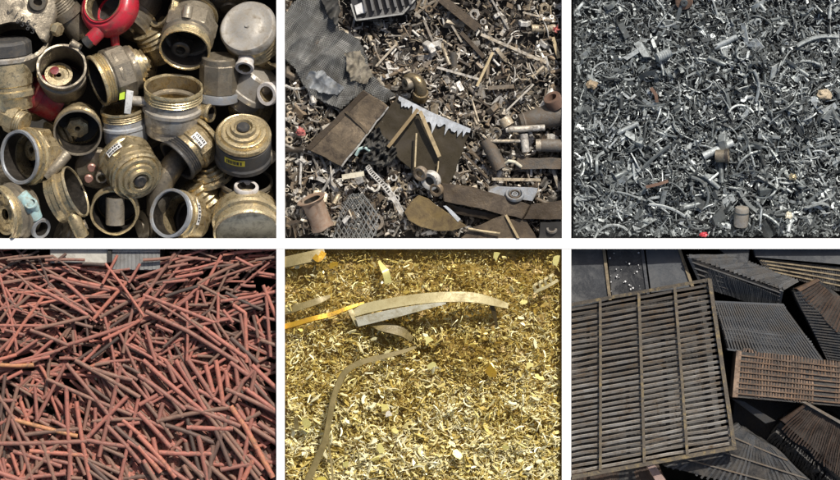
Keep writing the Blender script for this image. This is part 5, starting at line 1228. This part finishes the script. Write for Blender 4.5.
# dark cores at the top
long_core = core('long dark core with dusty ridge slanting along the top of the heap', [(686, 255, .02), (735, 256, .0), (797, 283, .02), (783, 290, .05)], .3, 15, M_CORE, .6, 'v', .12, 0, ends=False)
core('', [(688, 257, .03), (783, 291, .05), (780, 306, -.1), (700, 284, -.1)], .22, 30, M_PANEL, .45, 'u', .6, 4, M_CORE, into=long_core)
box6('header_box', 'small dark header box wedged at the top edge', 'header', [(716, 246, -.02), (750, 246, .0), (748, 266, .02), (738, 268, .02)], .3, M_PANEL, .35)
core('flat core with tan rows lying in the upper right', [(757, 258, -.06), (870, 270, -.05), (870, 296, -.08), (766, 272, -.1)], .25, 32, M_CORE, .3, 'u', .4, 4, M_TANL, ends=False, rtone=.8)
box6('sheet_metal', 'blue grey panel edge with white specks along the top right', 'panel', [(752, 246, -.04), (870, 246, -.03), (870, 267, -.02), (755, 257, -.03)], .25, M_PANEL, .65)
# middle
core('blue grey fine finned core face in the middle of the heap', [(714, 301, -.04), (783, 304, -.02), (826, 363, -.06), (728, 350, -.06)], .3, 15, M_PANEL, .85, 'v', .6, 30, M_CORE, rtone=.8)
big_core = core('big brown topped core with shade-darkened finned side standing at the right edge', [(797, 289, .12), (818, 279, .14), (880, 326, .14), (880, 372, .1)], .5, 19, M_CORER, .3, 'v', .5, 0, ends=True)
core('', [(793, 291, .1), (799, 289.5, .12), (880, 374, .08), (830, 366, -.08)], .4, 10, M_CORE, .5, 'u', .45, 26, M_CORE, ends=False, rtone=.5, into=big_core)  # darker material paints the shade on the core's left side
core('rusty copper core with rows of tubes on the right', [(737, 351, .02), (870, 367, .02), (870, 409, .06), (733, 397, .06)], .5, 28, M_CORER, .55, 'u', .8, 8, M_CORER, rtone=.7)
box6('dark_bracket', 'thin dark bar under the rusty copper core', 'bar', [(731, 398, -.12), (744, 401, -.1), (776, 421, -.12), (766, 424, -.14)], .12, M_CORE, .75)
low_core = core('dark brown core with a light ridge in the lower right', [(805, 404, .1), (870, 434, .1), (870, 498, .02), (782, 421, .02)], .5, 24, M_CORER, .12, 'u', .55, 0, ends=True)
core('', [(781, 422, .0), (868, 499, .0), (862, 512, -.2), (772, 433, -.2)], .3, 24, M_CORE, .4, 'u', .3, 0, ends=False, into=low_core)
box6('ridge_bar', 'light worn ridge bar along the lower right core', 'bar', [(802, 402, .13), (806, 401.5, .135), (870, 437, .135), (870, 441, .13)], .03, M_GRATE, .55)
core('dark finely finned core across the bottom edge', [(664, 466, -.05), (738, 424, .0), (775, 448, .0), (842, 510, -.05)], .4, 20, M_CORE, .6, 'v', .7, 3, M_GRATE, ends=False, rtone=.35)
core('shadowed core lying deep beneath the grate at the bottom', [(566, 470, -.2), (655, 458, -.2), (680, 510, -.2), (566, 512, -.2)], .3, 30, M_CORER, .15, 'u', .3, 0)
core('dark core lying hidden under the louvred grate', [(566, 312, -.24), (704, 290, -.24), (722, 440, -.24), (566, 465, -.24)], .3, 26, M_CORE, .0, 'u', .35, 0)  # zero tone puts the shade beneath the grate into the colour
box6('worn_pipe', 'pinkish worn bar sticking out beneath the grate bottom', 'bar', [(645, 463, -.04), (653, 462, -.03), (676, 494, -.05), (664, 496, -.06)], .06, mat('pinkish rust', [(0, (.25, .15, .12)), (1, (.45, .34, .3))], 0, .7, dirt=(.2, .12, .09), dirt_amt=.3, scale=8, bump=.3), .6, .015)
box6('scrap_plate', 'added dark plate for the shade deep in the lower right gap', 'plate', [(735, 395, -.5), (870, 400, -.5), (870, 500, -.5), (720, 500, -.5)], .1, M_CORE, .2)  # dark plate added to stand for the shade in the empty gap
# the grate
gr = root('iron_grate', W(650, 385, -.1), 'big worn iron louvred grate lying flat over the cores on the left', 'grate')
GQ = [W(556, 308.2, -.01), W(709.5, 280.5, .03), W(734, 446.5, .1), W(562, 478, .03)]
def gp(u, v, dz=0): return quadpt(GQ, u, v)+Vector((0, 0, dz))
def gbar(name, pts, w_, h_, m, t):
    V, F = sweep(pts, rsec(w_/100, h_/100), up=(0, 0, 1)); mk(name, MB().add(V, F, t), m, gr, clip=6, smooth=20)
NS = 30; msl = MB(); rpg = random.Random(9)
for i in range(NS):
    v = (i+.75)/(NS+.5)
    pts = [gp(u, v+rpg.gauss(0, .0006), rpg.gauss(0, .002))+Vector((0, .012*mnoise.noise(Vector((u*5, v*9, 3))), .012*mnoise.noise(Vector((u*4, v*7, 8))))) for u in np.linspace(.005, .985, 9)]
    ut = Vector((0, -.5, 1))
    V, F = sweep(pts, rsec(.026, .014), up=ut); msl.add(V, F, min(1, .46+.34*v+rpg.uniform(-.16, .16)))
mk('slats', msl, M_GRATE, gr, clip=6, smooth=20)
for u0, u1, w_ in ((.287, .222, 2.6), (.538, .478, 2.8), (.772, .728, 2.8)):
    gbar('cross_bar', [gp(u0+(u1-u0)*t, t, .035) for t in np.linspace(-.0, 1.0, 9)], w_, 3.2, M_GEDGE, .4)
gbar('frame_bar', [gp(u, -.006, .02) for u in np.linspace(-.02, 1.0, 7)], 3.2, 5, M_GEDGE, .2)
gbar('frame_bar', [gp(u, 1.006, .02) for u in np.linspace(-.02, 1.012, 7)], 4, 5, M_GEDGE, .5)
gbar('frame_bar', [gp(1.0, v, .026) for v in np.linspace(-.01, 1.0, 7)], 4, 5, M_GEDGE, .35)
# ================================================================== the tray, floor, light and camera
M_WHITE = mat('white painted board', [(0, (.86, .86, .85)), (.5, (.9, .9, .89)), (1, (.92, .92, .91))], 0, .55, scale=2, bump=.03, var=.1)
M_FLOOR = mat('dark yard floor', [(0, (.02, .019, .017)), (.5, (.035, .032, .028)), (1, (.06, .055, .048))], 0, .9, scale=1.5, bump=.4, var=.4)
TOP = .052
dv = root('bin_divider', (0, 0, -1.2), 'white painted divider boards parting the scrap into six bins', 'divider')
def board(name, x0, y0, x1, y1, dz=0.0):
    p = [W(x0, y1, TOP+dz), W(x1, y1, TOP+dz), W(x1, y0, TOP+dz), W(x0, y0, TOP+dz)]
    V, F = prism(p, (0, 0, -1.25), .004)
    mk(name, MB().add(V, F, .5), M_WHITE, dv, smooth=20)
board('long_board', -32, 238.3, 872, 248.9, .003)
for x0, x1 in ((276.4, 284.6), (561.9, 571.2)):
    board('cross_board', x0, -22, x1, 238.2); board('cross_board', x0, 249, x1, 502)
board('rim_board', -32, -32, 872, -22.1); board('rim_board', -32, 502.1, 872, 512)
board('rim_board', -32, -22, -22.1, 238.2); board('rim_board', -32, 249, -22.1, 502)
board('rim_board', 862.1, -22, 872, 238.2); board('rim_board', 862.1, 249, 872, 502)
V, F = box(400, 400, .1)
mk('ground', MB().add(xf(V, Matrix.Translation((0, 0, -1.25))), F, .5), M_FLOOR, smooth=None, label='dark dirty yard ground under the bins', cat='ground', kind='structure')

AZ, EL = math.radians(25), math.radians(47)
w = bpy.data.worlds.new('World'); SC.world = w; w.use_nodes = True
nt = w.node_tree; bg = nt.nodes['Background']
sky = nt.nodes.new('ShaderNodeTexSky'); sky.sky_type = 'NISHITA'; sky.sun_disc = False
sky.sun_elevation = EL; sky.sun_rotation = AZ; sky.air_density = 1.0; sky.dust_density = 4.0; sky.ozone_density = .6
nt.links.new(sky.outputs[0], bg.inputs[0]); bg.inputs[1].default_value = .085
ld = bpy.data.lights.new('sun', 'SUN'); ld.energy = 4.6; ld.angle = math.radians(.6); ld.color = (1, .945, .86)
lo = bpy.data.objects.new('sun', ld); COL.objects.link(lo)
sd = Vector((math.sin(AZ)*math.cos(EL), math.cos(AZ)*math.cos(EL), math.sin(EL)))
lo.rotation_euler = sd.to_track_quat('Z', 'Y').to_euler(); lo.location = sd*20

cd = bpy.data.cameras.new('camera'); cd.sensor_width = 36; cd.lens = 36*H/8.4; cd.clip_end = 200; cd.clip_start = 1
co = bpy.data.objects.new('camera', cd); COL.objects.link(co); co.location = (0, 0, H)
SC.camera = co
SC.view_settings.view_transform = 'Standard'; SC.view_settings.look = 'None'
SC.view_settings.exposure = 0.0; SC.view_settings.gamma = 1.0
# twins: things whose looks and zone agree are told apart by how they lie to each other
same = {}
for o in bpy.data.objects:
    if o.parent is None and o.get('label'): same.setdefault(o['label'], []).append(o)
for lab, os_ in same.items():
    n = len(os_)
    if n < 2: continue
    xs = [o.location.x for o in os_]; ys = [o.location.y for o in os_]
    hor = max(xs)-min(xs) >= max(ys)-min(ys)
    os_.sort(key=(lambda o: o.location.x) if hor else (lambda o: -o.location.y))
    a, b = ('left', 'right') if hor else ('upper', 'lower')
    f_, l_ = ('leftmost', 'rightmost') if hor else ('topmost', 'lowest')
    words_ = [a, b] if n == 2 else [f_] + (['middle'] if n == 3 else [f'{w_} from the {"left" if hor else "top"}' for w_ in ('second', 'third', 'fourth', 'fifth')[:n-2]]) + [l_]
    for o, w_ in zip(os_, words_): o['label'] = f'{lab}, {w_} one' if 'from' not in w_ else f'{lab}, {w_}'
for o in bpy.data.objects:
    if len(o.get('label', '').replace(',', '').split()) > 16: o['label'] = o['label'].replace(' of heap', '')
